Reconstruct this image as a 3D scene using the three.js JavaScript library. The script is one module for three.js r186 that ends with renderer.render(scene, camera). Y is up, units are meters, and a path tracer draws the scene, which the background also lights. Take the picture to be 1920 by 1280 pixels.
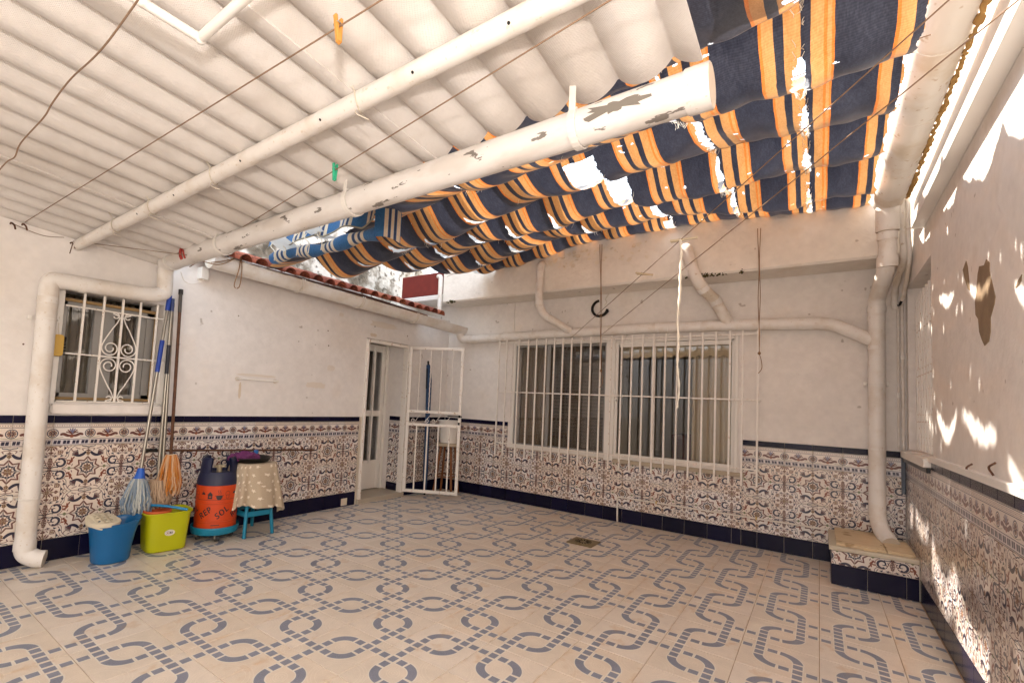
import * as THREE from 'three';
import { mergeGeometries } from 'three/addons/utils/BufferGeometryUtils.js';

// ───────── camera, sky, sun, exposure ─────────
const scene = new THREE.Scene();
const F = 902.3, PPX = 874.8, PPY = 694.2;             // focal length and optical centre in photo pixels (1920 x 1280)
const camera = new THREE.PerspectiveCamera(2 * Math.atan(640 / F) * 180 / Math.PI, 1.5, 0.05, 400);
camera.position.set(4.0469, 1.1656, 5.0610);
camera.rotation.order = 'YXZ';
camera.rotation.set(3.681 * Math.PI / 180, 36.353 * Math.PI / 180, 2.821 * Math.PI / 180);
camera.setViewOffset(1920, 1280, 960 - PPX, 640 - PPY, 1920, 1280);
camera.updateProjectionMatrix(); camera.updateMatrixWorld();

const sunDir = new THREE.Vector3(-1, 1.43, 0.16).normalize();
// hazy midday sky: pale blue overhead, whitish towards the horizon, a broad soft glow round the sun
{
  const w = 512, h = 256, d = new Float32Array(w * h * 4);
  for (let j = 0; j < h; j++) for (let i = 0; i < w; i++) {
    const el = (j + .5) / h * Math.PI - Math.PI / 2, az = (i + .5) / w * 2 * Math.PI - Math.PI, v = new THREE.Vector3(Math.cos(el) * Math.cos(az), Math.sin(el), Math.cos(el) * Math.sin(az));
    const t = Math.pow(Math.max(0, v.y), .55), g = .35 * Math.pow(Math.max(0, v.dot(sunDir)), 12), o = (j * w + i) * 4, k = v.y < 0 ? .45 : 1;
    d[o] = (.78 - .22 * t + g) * k; d[o + 1] = (.80 - .14 * t + g * .97) * k; d[o + 2] = (.81 - .02 * t + g * .9) * k; d[o + 3] = 1;
  }
  const t = new THREE.DataTexture(d, w, h, THREE.RGBAFormat, THREE.FloatType); t.mapping = THREE.EquirectangularReflectionMapping; t.magFilter = t.minFilter = THREE.LinearFilter; t.needsUpdate = true;
  scene.background = t; scene.environment = t;
}
const sun = new THREE.DirectionalLight(0xfff5e8, 4.8);
sun.name = 'sun'; sun.position.copy(sunDir).multiplyScalar(30).add(new THREE.Vector3(2.3, 0, 3)); sun.target.position.set(2.3, 0, 3);
sun.castShadow = true; sun.shadow.radius = 2.2; sun.shadow.mapSize.set(4096, 4096);
Object.assign(sun.shadow.camera, { left: -9, right: 9, top: 9, bottom: -9, near: 1, far: 70 });
scene.add(sun, sun.target);

const renderer = new THREE.WebGLRenderer({ antialias: true });
renderer.toneMapping = THREE.LinearToneMapping;
renderer.toneMappingExposure = 3.65;
renderer.shadowMap.enabled = true;
renderer.setSize(1024, 682);

// ───────── helpers ─────────
const V = (x, y, z) => new THREE.Vector3(x, y, z);
const PI = Math.PI;
function mulberry(a) { return () => { a |= 0; a = a + 0x6D2B79F5 | 0; let t = Math.imul(a ^ a >>> 15, 1 | a); t = t + Math.imul(t ^ t >>> 7, 61 | t) ^ t; return ((t ^ t >>> 14) >>> 0) / 4294967296; }; }
const rnd = mulberry(20240611);
const rr = (a, b) => a + (b - a) * rnd();
const clamp = (x, a, b) => Math.min(b, Math.max(a, x)), lerp = (a, b, t) => a + (b - a) * t;
const sstep = (a, b, x) => { const t = clamp((x - a) / (b - a), 0, 1); return t * t * (3 - 2 * t); };
// where the ray through a photo pixel meets the plane axis = value
function at(px, py, axis, value) {
  const d = V((px - PPX) / F, -(py - PPY) / F, -1).applyEuler(camera.rotation), o = camera.position;
  const t = (value - o[axis]) / d[axis];
  return V(o.x + d.x * t, o.y + d.y * t, o.z + d.z * t);
}
const taken = {};
function numbered(n) { const k = taken[n] = (taken[n] ?? -1) + 1; return k ? n + '_' + String(k).padStart(3, '0') : n; }
function thing(name, label, category, pos = [0, 0, 0], group, turn = 0) {
  const g = new THREE.Group(); g.name = numbered(name); g.position.set(...pos); g.rotation.y = turn;
  g.userData = { label, category }; if (group) g.userData.group = group;
  scene.add(g); return g;
}
function part(name, geo, mat, parent, label) {
  const m = new THREE.Mesh(geo, mat); m.name = name; m.castShadow = m.receiveShadow = true;
  if (label) m.userData.label = label;
  parent.add(m); return m;
}
const merge = (l) => mergeGeometries(l.map((g) => { const q = g.index ? g.toNonIndexed() : g; for (const k of Object.keys(q.attributes)) if (!['position', 'normal', 'uv'].includes(k)) q.deleteAttribute(k); return q; }));
// box between two corners with uv in metres
function box(x0, y0, z0, x1, y1, z1) {
  const g = new THREE.BoxGeometry(Math.abs(x1 - x0), Math.abs(y1 - y0), Math.abs(z1 - z0));
  g.translate((x0 + x1) / 2, (y0 + y1) / 2, (z0 + z1) / 2); return metreUV(g);
}
function metreUV(g) {
  const p = g.attributes.position, n = g.attributes.normal, uv = new Float32Array(p.count * 2);
  for (let i = 0; i < p.count; i++) {
    const ax = Math.abs(n.getX(i)), ay = Math.abs(n.getY(i)), az = Math.abs(n.getZ(i));
    if (ay >= ax && ay >= az) { uv[2 * i] = p.getX(i); uv[2 * i + 1] = p.getZ(i); } else if (ax >= az) { uv[2 * i] = p.getZ(i); uv[2 * i + 1] = p.getY(i); } else { uv[2 * i] = p.getX(i); uv[2 * i + 1] = p.getY(i); }
  }
  g.setAttribute('uv', new THREE.BufferAttribute(uv, 2)); return g;
}
// box with softened edges
function softBox(x0, y0, z0, x1, y1, z1, b = 0.004) {
  const w = x1 - x0, h = y1 - y0, d = z1 - z0; b = Math.min(b, w / 3, h / 3, d / 3);
  const s = new THREE.Shape(); s.moveTo(-w / 2 + b, -h / 2 + b); s.lineTo(w / 2 - b, -h / 2 + b); s.lineTo(w / 2 - b, h / 2 - b); s.lineTo(-w / 2 + b, h / 2 - b); s.closePath();
  const g = new THREE.ExtrudeGeometry(s, { depth: d - 2 * b, bevelEnabled: true, bevelSize: b, bevelThickness: b, bevelSegments: 1, curveSegments: 1 });
  g.translate((x0 + x1) / 2, (y0 + y1) / 2, z0 + b); return metreUV(g);
}
// tube swept along points; r is a number or a function of 0..1
function sweep(pts, r, seg = 12, caps = true) {
  const n = pts.length, pos = [], nor = [], uv = [], idx = [];
  const R = typeof r === 'function' ? r : () => r;
  let prev = null, side = null, len = 0;
  for (let i = 0; i < n; i++) {
    const t = pts[Math.min(i + 1, n - 1)].clone().sub(pts[Math.max(i - 1, 0)]).normalize();
    if (!side) { side = Math.abs(t.y) < 0.9 ? V(0, 1, 0).cross(t).normalize() : V(1, 0, 0).cross(t).normalize(); } else { side.sub(t.clone().multiplyScalar(side.dot(t))).normalize(); }
    const up = t.clone().cross(side).normalize();
    if (i) len += pts[i].distanceTo(pts[i - 1]);
    const rad = R(i / (n - 1));
    for (let k = 0; k <= seg; k++) {
      const a = k / seg * PI * 2, c = Math.cos(a), s = Math.sin(a);
      const nx = side.x * c + up.x * s, ny = side.y * c + up.y * s, nz = side.z * c + up.z * s;
      pos.push(pts[i].x + nx * rad, pts[i].y + ny * rad, pts[i].z + nz * rad); nor.push(nx, ny, nz); uv.push(k / seg * 2 * PI * rad, len);
    }
    prev = t;
  }
  const w = seg + 1;
  for (let i = 0; i < n - 1; i++) for (let k = 0; k < seg; k++) { const a = i * w + k, b = a + w; idx.push(a, a + 1, b, b, a + 1, b + 1); }
  if (caps) for (const e of [0, n - 1]) {
    const t = (e ? pts[n - 1].clone().sub(pts[n - 2]) : pts[0].clone().sub(pts[1])).normalize(), c0 = pos.length / 3;
    pos.push(pts[e].x, pts[e].y, pts[e].z); nor.push(t.x, t.y, t.z); uv.push(0, 0);
    for (let k = 0; k <= seg; k++) { const j = (e * w + k) * 3; pos.push(pos[j], pos[j + 1], pos[j + 2]); nor.push(t.x, t.y, t.z); uv.push(0, 0); }
    for (let k = 0; k < seg; k++) e ? idx.push(c0, c0 + 1 + k, c0 + 2 + k) : idx.push(c0, c0 + 2 + k, c0 + 1 + k);
  }
  const g = new THREE.BufferGeometry();
  g.setAttribute('position', new THREE.Float32BufferAttribute(pos, 3)); g.setAttribute('normal', new THREE.Float32BufferAttribute(nor, 3)); g.setAttribute('uv', new THREE.Float32BufferAttribute(uv, 2)); g.setIndex(idx); return g;
}
// polyline with rounded corners
function bend(pts, rad, n = 6) {
  const out = [pts[0].clone()];
  for (let i = 1; i < pts.length - 1; i++) {
    const a = pts[i - 1].clone().sub(pts[i]), b = pts[i + 1].clone().sub(pts[i]);
    const q = Math.min(rad, a.length() * 0.48, b.length() * 0.48); a.setLength(q).add(pts[i]); b.setLength(q).add(pts[i]);
    for (let k = 0; k <= n; k++) { const t = k / n; out.push(a.clone().multiplyScalar((1 - t) * (1 - t)).addScaledVector(pts[i], 2 * t * (1 - t)).addScaledVector(b, t * t)); }
  }
  out.push(pts[pts.length - 1].clone()); return out;
}
const spline = (pts, n = 40) => new THREE.CatmullRomCurve3(pts).getPoints(n);
const ring = (c, dir, r, tube, seg = 20) => { const g = new THREE.TorusGeometry(r, tube, 6, seg); g.applyQuaternion(new THREE.Quaternion().setFromUnitVectors(V(0, 0, 1), dir.clone().normalize())); g.translate(c.x, c.y, c.z); return g; };
// short sleeve on a pipe
const sleeve = (a, b, r) => sweep([a, a.clone().lerp(b, .04), b.clone().lerp(a, .04), b], (t) => r - (t < .01 || t > .99 ? .003 : 0), 18);
const lathe = (prof, seg = 36) => new THREE.LatheGeometry(prof.map(([r, y]) => new THREE.Vector2(r, y)), seg);

// ───────── procedural textures ─────────
const hash = (x, y, s) => { let h = Math.imul(x, 374761393) + Math.imul(y, 668265263) + Math.imul(s, 1274126177) | 0; h = Math.imul(h ^ h >>> 13, 1274126177); return ((h ^ h >>> 16) >>> 0) / 4294967296; };
function vnoise(x, y, per, s) {
  const xi = Math.floor(x), yi = Math.floor(y), fx = x - xi, fy = y - yi, u = fx * fx * (3 - 2 * fx), v = fy * fy * (3 - 2 * fy);
  const m = (a) => ((a % per) + per) % per, x0 = m(xi), x1 = m(xi + 1), y0 = m(yi), y1 = m(yi + 1);
  return lerp(lerp(hash(x0, y0, s), hash(x1, y0, s), u), lerp(hash(x0, y1, s), hash(x1, y1, s), u), v);
}
function fbm(u, v, base, oct, s) { let a = .5, t = 0, n = 0, p = base; for (let i = 0; i < oct; i++) { t += a * vnoise(u * p, v * p, p, s + i * 17); n += a; a *= .55; p *= 2; } return t / n; }
function dataTex(w, h, fn, srgb, rep) {
  const d = new Uint8Array(w * h * 4);
  for (let j = 0; j < h; j++) for (let i = 0; i < w; i++) { const c = fn(i / w, j / h, i, j), o = (j * w + i) * 4; if (typeof c === 'number') { d[o] = d[o + 1] = d[o + 2] = clamp(c, 0, 1) * 255; } else { d[o] = clamp(c[0], 0, 1) * 255; d[o + 1] = clamp(c[1], 0, 1) * 255; d[o + 2] = clamp(c[2], 0, 1) * 255; } d[o + 3] = 255; }
  const t = new THREE.DataTexture(d, w, h); t.magFilter = THREE.LinearFilter; t.minFilter = THREE.LinearMipmapLinearFilter; t.generateMipmaps = true; t.wrapS = t.wrapT = THREE.RepeatWrapping;
  if (srgb) t.colorSpace = THREE.SRGBColorSpace; if (rep) t.repeat.set(rep, rep); t.needsUpdate = true; return t;
}
const mix3 = (a, b, t) => [lerp(a[0], b[0], t), lerp(a[1], b[1], t), lerp(a[2], b[2], t)];
const rgb = (r, g, b) => [r / 255, g / 255, b / 255];
function canvas(w, h, draw) { const c = document.createElement('canvas'); c.width = w; c.height = h; draw(c.getContext('2d'), w, h); return c; }
function canvasTex(c) { const t = new THREE.CanvasTexture(c); t.colorSpace = THREE.SRGBColorSpace; t.anisotropy = 8; t.wrapS = t.wrapT = THREE.RepeatWrapping; return t; }
const std = (o) => new THREE.MeshStandardMaterial(o);
const paint = (hex, rough = .6, o = {}) => std({ color: hex, roughness: rough, ...o });

// white lime plaster with trowel marks, damp tide marks and grime flecks
const plasterBump = dataTex(512, 512, (u, v) => .6 * fbm(u, v, 6, 6, 11) + .4 * fbm(u, v, 40, 3, 31), false, 1 / 1.3);
const plasterTone = (base, damp, seed) => dataTex(1024, 1024, (u, v) => {
  const a = fbm(u, v, 3, 6, seed), b = fbm(u, v, 9, 5, seed + 5), c = fbm(u, v, 60, 3, seed + 9);
  let col = mix3(base, damp, sstep(.55, .85, a) * .5 + sstep(.64, .84, b) * .28);
  const k = (c - .5) * .05 + (b - .5) * .05; col = [col[0] + k, col[1] + k, col[2] + k];
  const fleck = sstep(.84, .9, fbm(u, v, 36, 3, seed + 21)); return mix3(col, rgb(130, 114, 98), fleck * .4);
}, true, 1 / 2.7);
const M = {};
M.plaster = std({ map: plasterTone(rgb(232, 226, 221), rgb(222, 210, 198), 3), bumpMap: plasterBump, bumpScale: .004, roughness: .92 });
M.plasterWarm = std({ map: plasterTone(rgb(231, 224, 217), rgb(218, 204, 188), 8), bumpMap: plasterBump, bumpScale: .006, roughness: .92 });
M.beam = std({ map: plasterTone(rgb(234, 226, 215), rgb(208, 184, 154), 51), bumpMap: plasterBump, bumpScale: .010, roughness: .95 });
M.stucco = std({ map: dataTex(512, 512, (u, v) => { const a = fbm(u, v, 5, 6, 71), b = fbm(u, v, 24, 4, 77); return mix3(mix3(rgb(222, 214, 202), rgb(120, 108, 92), sstep(.45, .72, a)), rgb(84, 76, 64), sstep(.58, .75, b) * .7); }, true, 1 / 1.4), bumpMap: plasterBump, bumpScale: .03, roughness: 1 });
M.render = std({ map: dataTex(256, 256, (u, v) => mix3(rgb(152, 130, 102), rgb(120, 100, 78), fbm(u, v, 8, 5, 5)), true, 2), roughness: 1 });
M.grout = paint(0xcbbfae, .95);
M.pvc = std({ map: dataTex(512, 512, (u, v) => { const a = fbm(u, v, 4, 5, 91), b = fbm(u, v, 30, 3, 95); return mix3(mix3(rgb(232, 226, 219), rgb(221, 211, 199), sstep(.45, .75, a)), rgb(186, 160, 126), sstep(.74, .86, b) * .3); }, true, 2.2), roughness: .5 });
M.pvcDirty = std({ map: dataTex(512, 512, (u, v) => { const a = fbm(u, v, 5, 5, 191), b = fbm(u, v, 30, 3, 195); return mix3(mix3(rgb(230, 223, 214), rgb(216, 203, 185), sstep(.5, .78, a)), rgb(160, 126, 88), sstep(.72, .86, b) * .4); }, true, 1.2), roughness: .5 });
M.white = paint(0xebe6de, .45);
M.whitePaint = std({ map: dataTex(256, 256, (u, v) => mix3(rgb(236, 229, 220), rgb(150, 96, 52), sstep(.7, .82, fbm(u, v, 14, 4, 41)) * .6), true, 3), roughness: .42 });
M.rusty = std({ map: dataTex(256, 256, (u, v) => mix3(rgb(112, 74, 50), rgb(70, 44, 30), fbm(u, v, 10, 4, 47)), true, 6), roughness: .8 });
M.steel = paint(0x9b968c, .35, { metalness: .8 });
M.alu = paint(0x9c9a96, .4, { metalness: .35 });
M.dark = paint(0x15120f, .8);
M.rope = paint(0x8a6848, .9);
M.wire = paint(0x8a6f58, .8);
M.string = paint(0xd9cfbd, .9);
M.glass = new THREE.MeshPhysicalMaterial({ color: 0xffffff, roughness: .03, transmission: 1, thickness: 0, ior: 1.5 });
// ───────── glazed wall tiles: printed motifs drawn per 20 x 15 cm tile ─────────
const NAVY = '#23233f', BROWN = '#663830', OCHRE = '#80603f', TERRA = '#8a4a30', GREEN = '#5d6b3c', CREAM = '#e4dcd5';
const S = 34;                                              // pixels per cm
function speckle(ctx, w, h, amp, seed) { const im = ctx.getImageData(0, 0, w, h), r = mulberry(seed); for (let i = 0; i < im.data.length; i += 4) { const k = (r() - .5) * amp; im.data[i] += k; im.data[i + 1] += k; im.data[i + 2] += k; } ctx.putImageData(im, 0, 0); }
// one tile holds a quarter of each motif: star at (0,0), butterfly at (20,0), lozenge at (0,15), flower at (20,15), in cm
const motif = canvas(20 * S, 15 * S, (c, w, h) => {
  c.fillStyle = CREAM; c.fillRect(0, 0, w, h); c.scale(S, S); c.lineJoin = c.lineCap = 'round';
  const line = (pts, col, lw) => { c.strokeStyle = col; c.lineWidth = lw; c.beginPath(); pts.forEach(([x, y], i) => i ? c.lineTo(x, y) : c.moveTo(x, y)); c.stroke(); };
  const blob = (pts, col) => { c.fillStyle = col; c.beginPath(); pts.forEach(([x, y], i) => i ? c.lineTo(x, y) : c.moveTo(x, y)); c.closePath(); c.fill(); };
  const dot = (x, y, r, col) => { c.fillStyle = col; c.beginPath(); c.arc(x, y, r, 0, 7); c.fill(); };
  const curve = (pts, col, lw) => { c.strokeStyle = col; c.lineWidth = lw; c.beginPath(); c.moveTo(pts[0], pts[1]); for (let i = 2; i < pts.length; i += 6) c.bezierCurveTo(...pts.slice(i, i + 6)); c.stroke(); };
  const polar = (r, a) => [r * Math.cos(a), r * Math.sin(a)];
  const star = (ro, ri) => Array.from({ length: 16 }, (_, i) => polar(i % 2 ? ri : ro, i * PI / 8));
  const ringStar = (ro, ri, col, lw) => { const p = star(ro, ri); p.push(p[0], p[1]); line(p, col, lw); };
  // eight-pointed star with kite petals and rosette
  ringStar(7.0, 4.9, BROWN, .75); ringStar(6.1, 4.3, '#a89a98', .22);
  for (let i = 0; i < 8; i++) { const a = (i + .5) * PI / 4, b = i * PI / 4; blob([polar(2.5, a - .3), polar(4.3, a - .33), polar(3.5, a), polar(4.3, a + .33), polar(2.5, a + .3), polar(3.0, a)], NAVY); blob([polar(.3, b), polar(1.7, b - .38), polar(2.7, b), polar(1.7, b + .38)], i % 2 ? OCHRE : BROWN); line([polar(3.0, b), polar(5.2, b)], NAVY, .3); }
  dot(0, 0, .8, OCHRE);
  // winged scrolls with fan tails
  c.fillStyle = NAVY; c.beginPath(); c.moveTo(.7, 10.5); c.bezierCurveTo(2.2, 6.7, 6.2, 6.2, 8.6, 9.2); c.bezierCurveTo(5.8, 8.1, 3.4, 9.0, 1.8, 11.0); c.fill();
  for (let k = 0; k < 7; k++) { const q = -.25 + k * .27; line([[5.4, 9.0], [5.4 + 3.3 * Math.cos(q), 9.2 + 2.9 * Math.sin(q)]], k % 2 ? BROWN : NAVY, .46); }
  blob([[0, 8.0], [1.2, 9.3], [.5, 9.7], [1.7, 10.9], [0, 10.4]], OCHRE); blob([[0, 10.6], [1.6, 11.6], [.5, 11.7], [0, 12.5]], BROWN); curve([0, 12.8, 1.2, 13.4, 2.4, 13.2, 3.6, 12.4], BROWN, .34);
  // lozenge
  curve([0, 13.6, .9, 14.2, 1.6, 14.4, 2.6, 14.35, 3.6, 14.3, 3.6, 15, 3.2, 15.4], NAVY, .5); line([[3.8, 15], [7.4, 15]], BROWN, .2);
  // tendrils framing the flower square
  curve([7.2, 15, 9.4, 13.8, 10.8, 11.6, 10.6, 9.4, 10.5, 7.6, 11.6, 6.6, 12.8, 6.4], NAVY, .3); curve([9.4, 15, 10.8, 14, 11.6, 12.8, 11.8, 11], BROWN, .26);
  blob([[10.7, 10.9], [11.7, 8.9], [12.5, 10.9]], NAVY); blob([[13.0, 8.5], [15.2, 7.7], [14.6, 9.2]], NAVY); blob([[16.4, 8.3], [18.4, 7.5], [18.0, 9.0]], NAVY);
  // butterfly: four bold C-scrolls inside a lobed outline
  curve([20, .9, 17.2, 1.4, 18.6, 7.2, 14.4, 7.1, 9.9, 7.0, 9.9, 1.0, 13.6, .4], BROWN, .34); curve([20, 7.2, 18.8, 5.6, 18.4, 3, 20, 1.6], BROWN, .34);
  for (let k = 0; k <= 70; k++) { const q = k / 70, a = lerp(.38 * PI, 2.55 * PI, q), r = lerp(2.55, .75, q * q); dot(14.6 + r * Math.cos(a) + .4 * q, 3.9 + r * Math.sin(a) - .5 * q, .16 + .52 * Math.sin(PI * Math.pow(q, .6)), NAVY); } dot(15.4, 6.25, .7, NAVY);
  curve([15.9, 1.0, 17.2, 1.5, 18.4, 1.2, 20, .3], NAVY, .6); dot(17.0, 4.3, .42, BROWN); dot(17.7, 2.7, .4, NAVY); dot(16.9, 5.8, .34, NAVY); dot(18.3, 3.9, .3, BROWN);
  c.fillStyle = BROWN; for (let y = 0; y < 7; y += 1.1) { c.beginPath(); c.ellipse(20, y, .95, .46, 0, 0, 7); c.fill(); }
  // terracotta sprigs and green bud
  for (const [x, y, r, q] of [[9.2, 4.0, -.7, 1.3], [10.2, 3.0, .5, 1], [8.8, 5.6, -1.7, 1.2], [10.2, 5.2, .2, 1], [7.9, 6.8, -1.1, .9]]) { c.save(); c.translate(x, y); c.rotate(r); c.scale(q, q); c.fillStyle = TERRA; c.beginPath(); c.moveTo(-1.4, 0); c.quadraticCurveTo(0, -1, 1.5, -.1); c.quadraticCurveTo(0, .85, -1.4, 0); c.fill(); c.restore(); }
  line([[7.4, 7.2], [9.2, 4.8], [10.2, 2.4]], BROWN, .45); blob([[8.6, 0], [9.8, -1], [11.0, 0], [9.8, 1]], GREEN); line([[7.2, 0], [8.6, 0]], BROWN, .34); line([[11.0, 0], [13.4, 0]], NAVY, .3);
  // flower in its square
  for (let i = 0; i < 12; i++) { const a = i * PI / 6, q = (r, b) => [20 + r * Math.cos(b), 15 + r * Math.sin(b)]; blob([q(.5, a), q(2.4, a - .2), q(4.0, a), q(2.4, a + .2)], i % 3 ? BROWN : OCHRE); }
  dot(20, 15, 1, OCHRE); { const x = 15.3, y = 10.9; c.strokeStyle = BROWN; c.lineWidth = .5; c.strokeRect(x - 1.05, y - 1.05, 2.1, 2.1); line([[x - 1, y], [x + 1, y]], OCHRE, .5); line([[x, y - 1], [x, y + 1]], OCHRE, .5); }
  curve([13.2, 15, 13.2, 13, 13.2, 9.2, 16.2, 9.2, 17.4, 9.2, 18.6, 9.3, 20, 9.3], BROWN, .26); blob([[13.0, 12.2], [11.9, 13.8], [13.3, 14.5]], NAVY); blob([[20, 9.5], [18.5, 10.6], [20, 11.3]], BROWN); blob([[14.2, 15], [15.5, 13.9], [16.8, 15]], BROWN);
  // small mauve filler sprigs
  for (const [x, y, r] of [[8.6, 11.4, .6], [9.4, 12.6, .9], [5.2, 12.8, .2], [6.6, 13.4, .4], [3.0, 11.9, 1.2], [12.2, 8.2, 2.2], [8.3, 2.0, 1.9], [18.6, 8.4, .2], [11.6, 14.2, .8], [17.4, 12.8, .8], [18.0, 10.2, 2.4]]) { c.save(); c.translate(x, y); c.rotate(r); c.fillStyle = '#7f6468'; c.beginPath(); c.moveTo(-1, 0); c.quadraticCurveTo(0, -.62, 1, 0); c.quadraticCurveTo(0, .62, -1, 0); c.fill(); c.restore(); }
  c.setTransform(1, 0, 0, 1, 0, 0); speckle(c, w, h, 10, 5);
});
// border tile: medallions at both ends, palmette between, chequered ribbon below (canvas y runs down from the top edge)
const border = canvas(20 * S, 15 * S, (c, w, h) => {
  c.fillStyle = CREAM; c.fillRect(0, 0, w, h); c.scale(S, S); c.lineCap = c.lineJoin = 'round';
  const bar = (y, t, col) => { c.fillStyle = col; c.fillRect(0, y, 20, t); };
  bar(.15, .28, NAVY); bar(.9, .14, BROWN); bar(2.7, .3, NAVY); bar(2.2, .12, BROWN); for (let i = 0; i < 16; i++) { c.fillStyle = i % 2 ? NAVY : BROWN; c.beginPath(); c.ellipse(.62 + i * 1.25, 1.6, i % 4 ? .22 : .4, .22, 0, 0, 7); c.fill(); }
  bar(10.6, .3, NAVY); bar(14.35, .3, NAVY); c.fillStyle = '#d8d2d4'; c.fillRect(0, 10.95, 20, 3.35);
  for (let i = 0; i < 8; i++) { c.fillStyle = NAVY; const x = .45 + i * 2.5 + (i % 2 ? -.25 : .25); c.beginPath(); c.moveTo(x - .15, 11.5); c.lineTo(x + 1.5, 11.5); c.lineTo(x + 1.8, 13.8); c.lineTo(x + .15, 13.8); c.fill(); }
  for (const mx of [0, 20]) { c.strokeStyle = NAVY; c.lineWidth = .5; c.beginPath(); c.arc(mx, 6.7, 2.7, 0, 7); c.stroke(); c.fillStyle = '#b39a88'; c.beginPath(); c.arc(mx, 6.7, 2.1, 0, 7); c.fill(); for (let i = 0; i < 10; i++) { const a = i * PI / 5; c.strokeStyle = i % 2 ? BROWN : NAVY; c.lineWidth = .5; c.beginPath(); c.moveTo(mx + .6 * Math.cos(a), 6.7 + .6 * Math.sin(a)); c.lineTo(mx + 2 * Math.cos(a), 6.7 + 2 * Math.sin(a)); c.stroke(); } }
  for (let i = -3; i <= 3; i++) { const a = -PI / 2 + i * .42; c.strokeStyle = Math.abs(i) < 2 ? '#6b6a86' : BROWN; c.lineWidth = .75; c.beginPath(); c.moveTo(10, 7.2); c.quadraticCurveTo(10 + 1.6 * Math.cos(a), 6.8 + 1.8 * Math.sin(a), 10 + 3.1 * Math.cos(a * 1.05), 7 + 3.4 * Math.sin(a)); c.stroke(); }
  c.fillStyle = TERRA; for (const s of [-1, 1]) { c.beginPath(); c.moveTo(10, 7.4); c.bezierCurveTo(10 + s * 2.4, 8.6, 10 + s * 3, 5.6, 10 + s * 5.6, 6.6); c.bezierCurveTo(10 + s * 6.9, 7.2, 10 + s * 6.4, 8.6, 10 + s * 5.3, 8.2); c.bezierCurveTo(10 + s * 4, 7.5, 10 + s * 3, 10.4, 10, 8.6); c.fillStyle = s > 0 ? BROWN : BROWN; c.fill(); c.strokeStyle = GREEN; c.lineWidth = .22; c.beginPath(); c.moveTo(10 + s * 10, 9.9); c.bezierCurveTo(10 + s * 8, 10, 10 + s * 6.4, 9.6, 10 + s * 4.6, 9.2); c.stroke(); }
  c.fillStyle = TERRA; c.beginPath(); c.ellipse(10, 8.9, 1.1, .9, 0, 0, 7); c.fill();
  c.setTransform(1, 0, 0, 1, 0, 0); speckle(c, w, h, 10, 9);
});
const glaze = (o) => new THREE.MeshPhysicalMaterial({ roughness: .28, clearcoat: .5, clearcoatRoughness: .12, ...o });
const tTone = [0xffffff, 0xf7f3ee, 0xfbf4ec];
const motifTex = canvasTex(motif), borderTex = canvasTex(border);
const MOTIF = tTone.map((c) => glaze({ map: motifTex, color: c })), BORDER = tTone.map((c) => glaze({ map: borderTex, color: c }));
const NAVYTILE = [0x110f2a, 0x13122f, 0x0f0e26].map((c) => new THREE.MeshPhysicalMaterial({ color: c, roughness: .24, specularIntensity: .45 }));
// tile lying in its own plane: front face with chamfer, uv window [u0,u1]x[v0,v1]
const geoCache = {};
function tileGeo(w, h, u0, v0, u1, v1, t = .008, b = .0016) {
  const key = [w, h, u0, v0, u1, v1, t].map((x) => x.toFixed(4)).join();
  if (geoCache[key]) return geoCache[key];
  const X = w / 2, Y = h / 2, pos = [], uv = [], quad = (...p) => { const [a, c, d, e] = p; for (const q of [a, c, d, a, d, e]) { pos.push(...q); uv.push(lerp(u0, u1, (q[0] + X) / w), lerp(v0, v1, (q[1] + Y) / h)); } };
  const f = [[-X + b, -Y + b, t], [X - b, -Y + b, t], [X - b, Y - b, t], [-X + b, Y - b, t]], m = [[-X, -Y, t - b], [X, -Y, t - b], [X, Y, t - b], [-X, Y, t - b]], k = [[-X, -Y, 0], [X, -Y, 0], [X, Y, 0], [-X, Y, 0]];
  quad(...f); for (let i = 0; i < 4; i++) { const j = (i + 1) % 4; quad(m[i], m[j], f[j], f[i]); quad(k[i], k[j], m[j], m[i]); }
  const g = new THREE.BufferGeometry(); g.setAttribute('position', new THREE.Float32BufferAttribute(pos, 3)); g.setAttribute('uv', new THREE.Float32BufferAttribute(uv, 2)); g.computeVertexNormals(); return geoCache[key] = g;
}
const ROWS = [['base', 0, .142], ['motif', .142, .292], ['motif', .292, .442], ['motif', .442, .592], ['motif', .592, .742], ['border', .742, .892], ['trim', .892, .942]];
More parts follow.
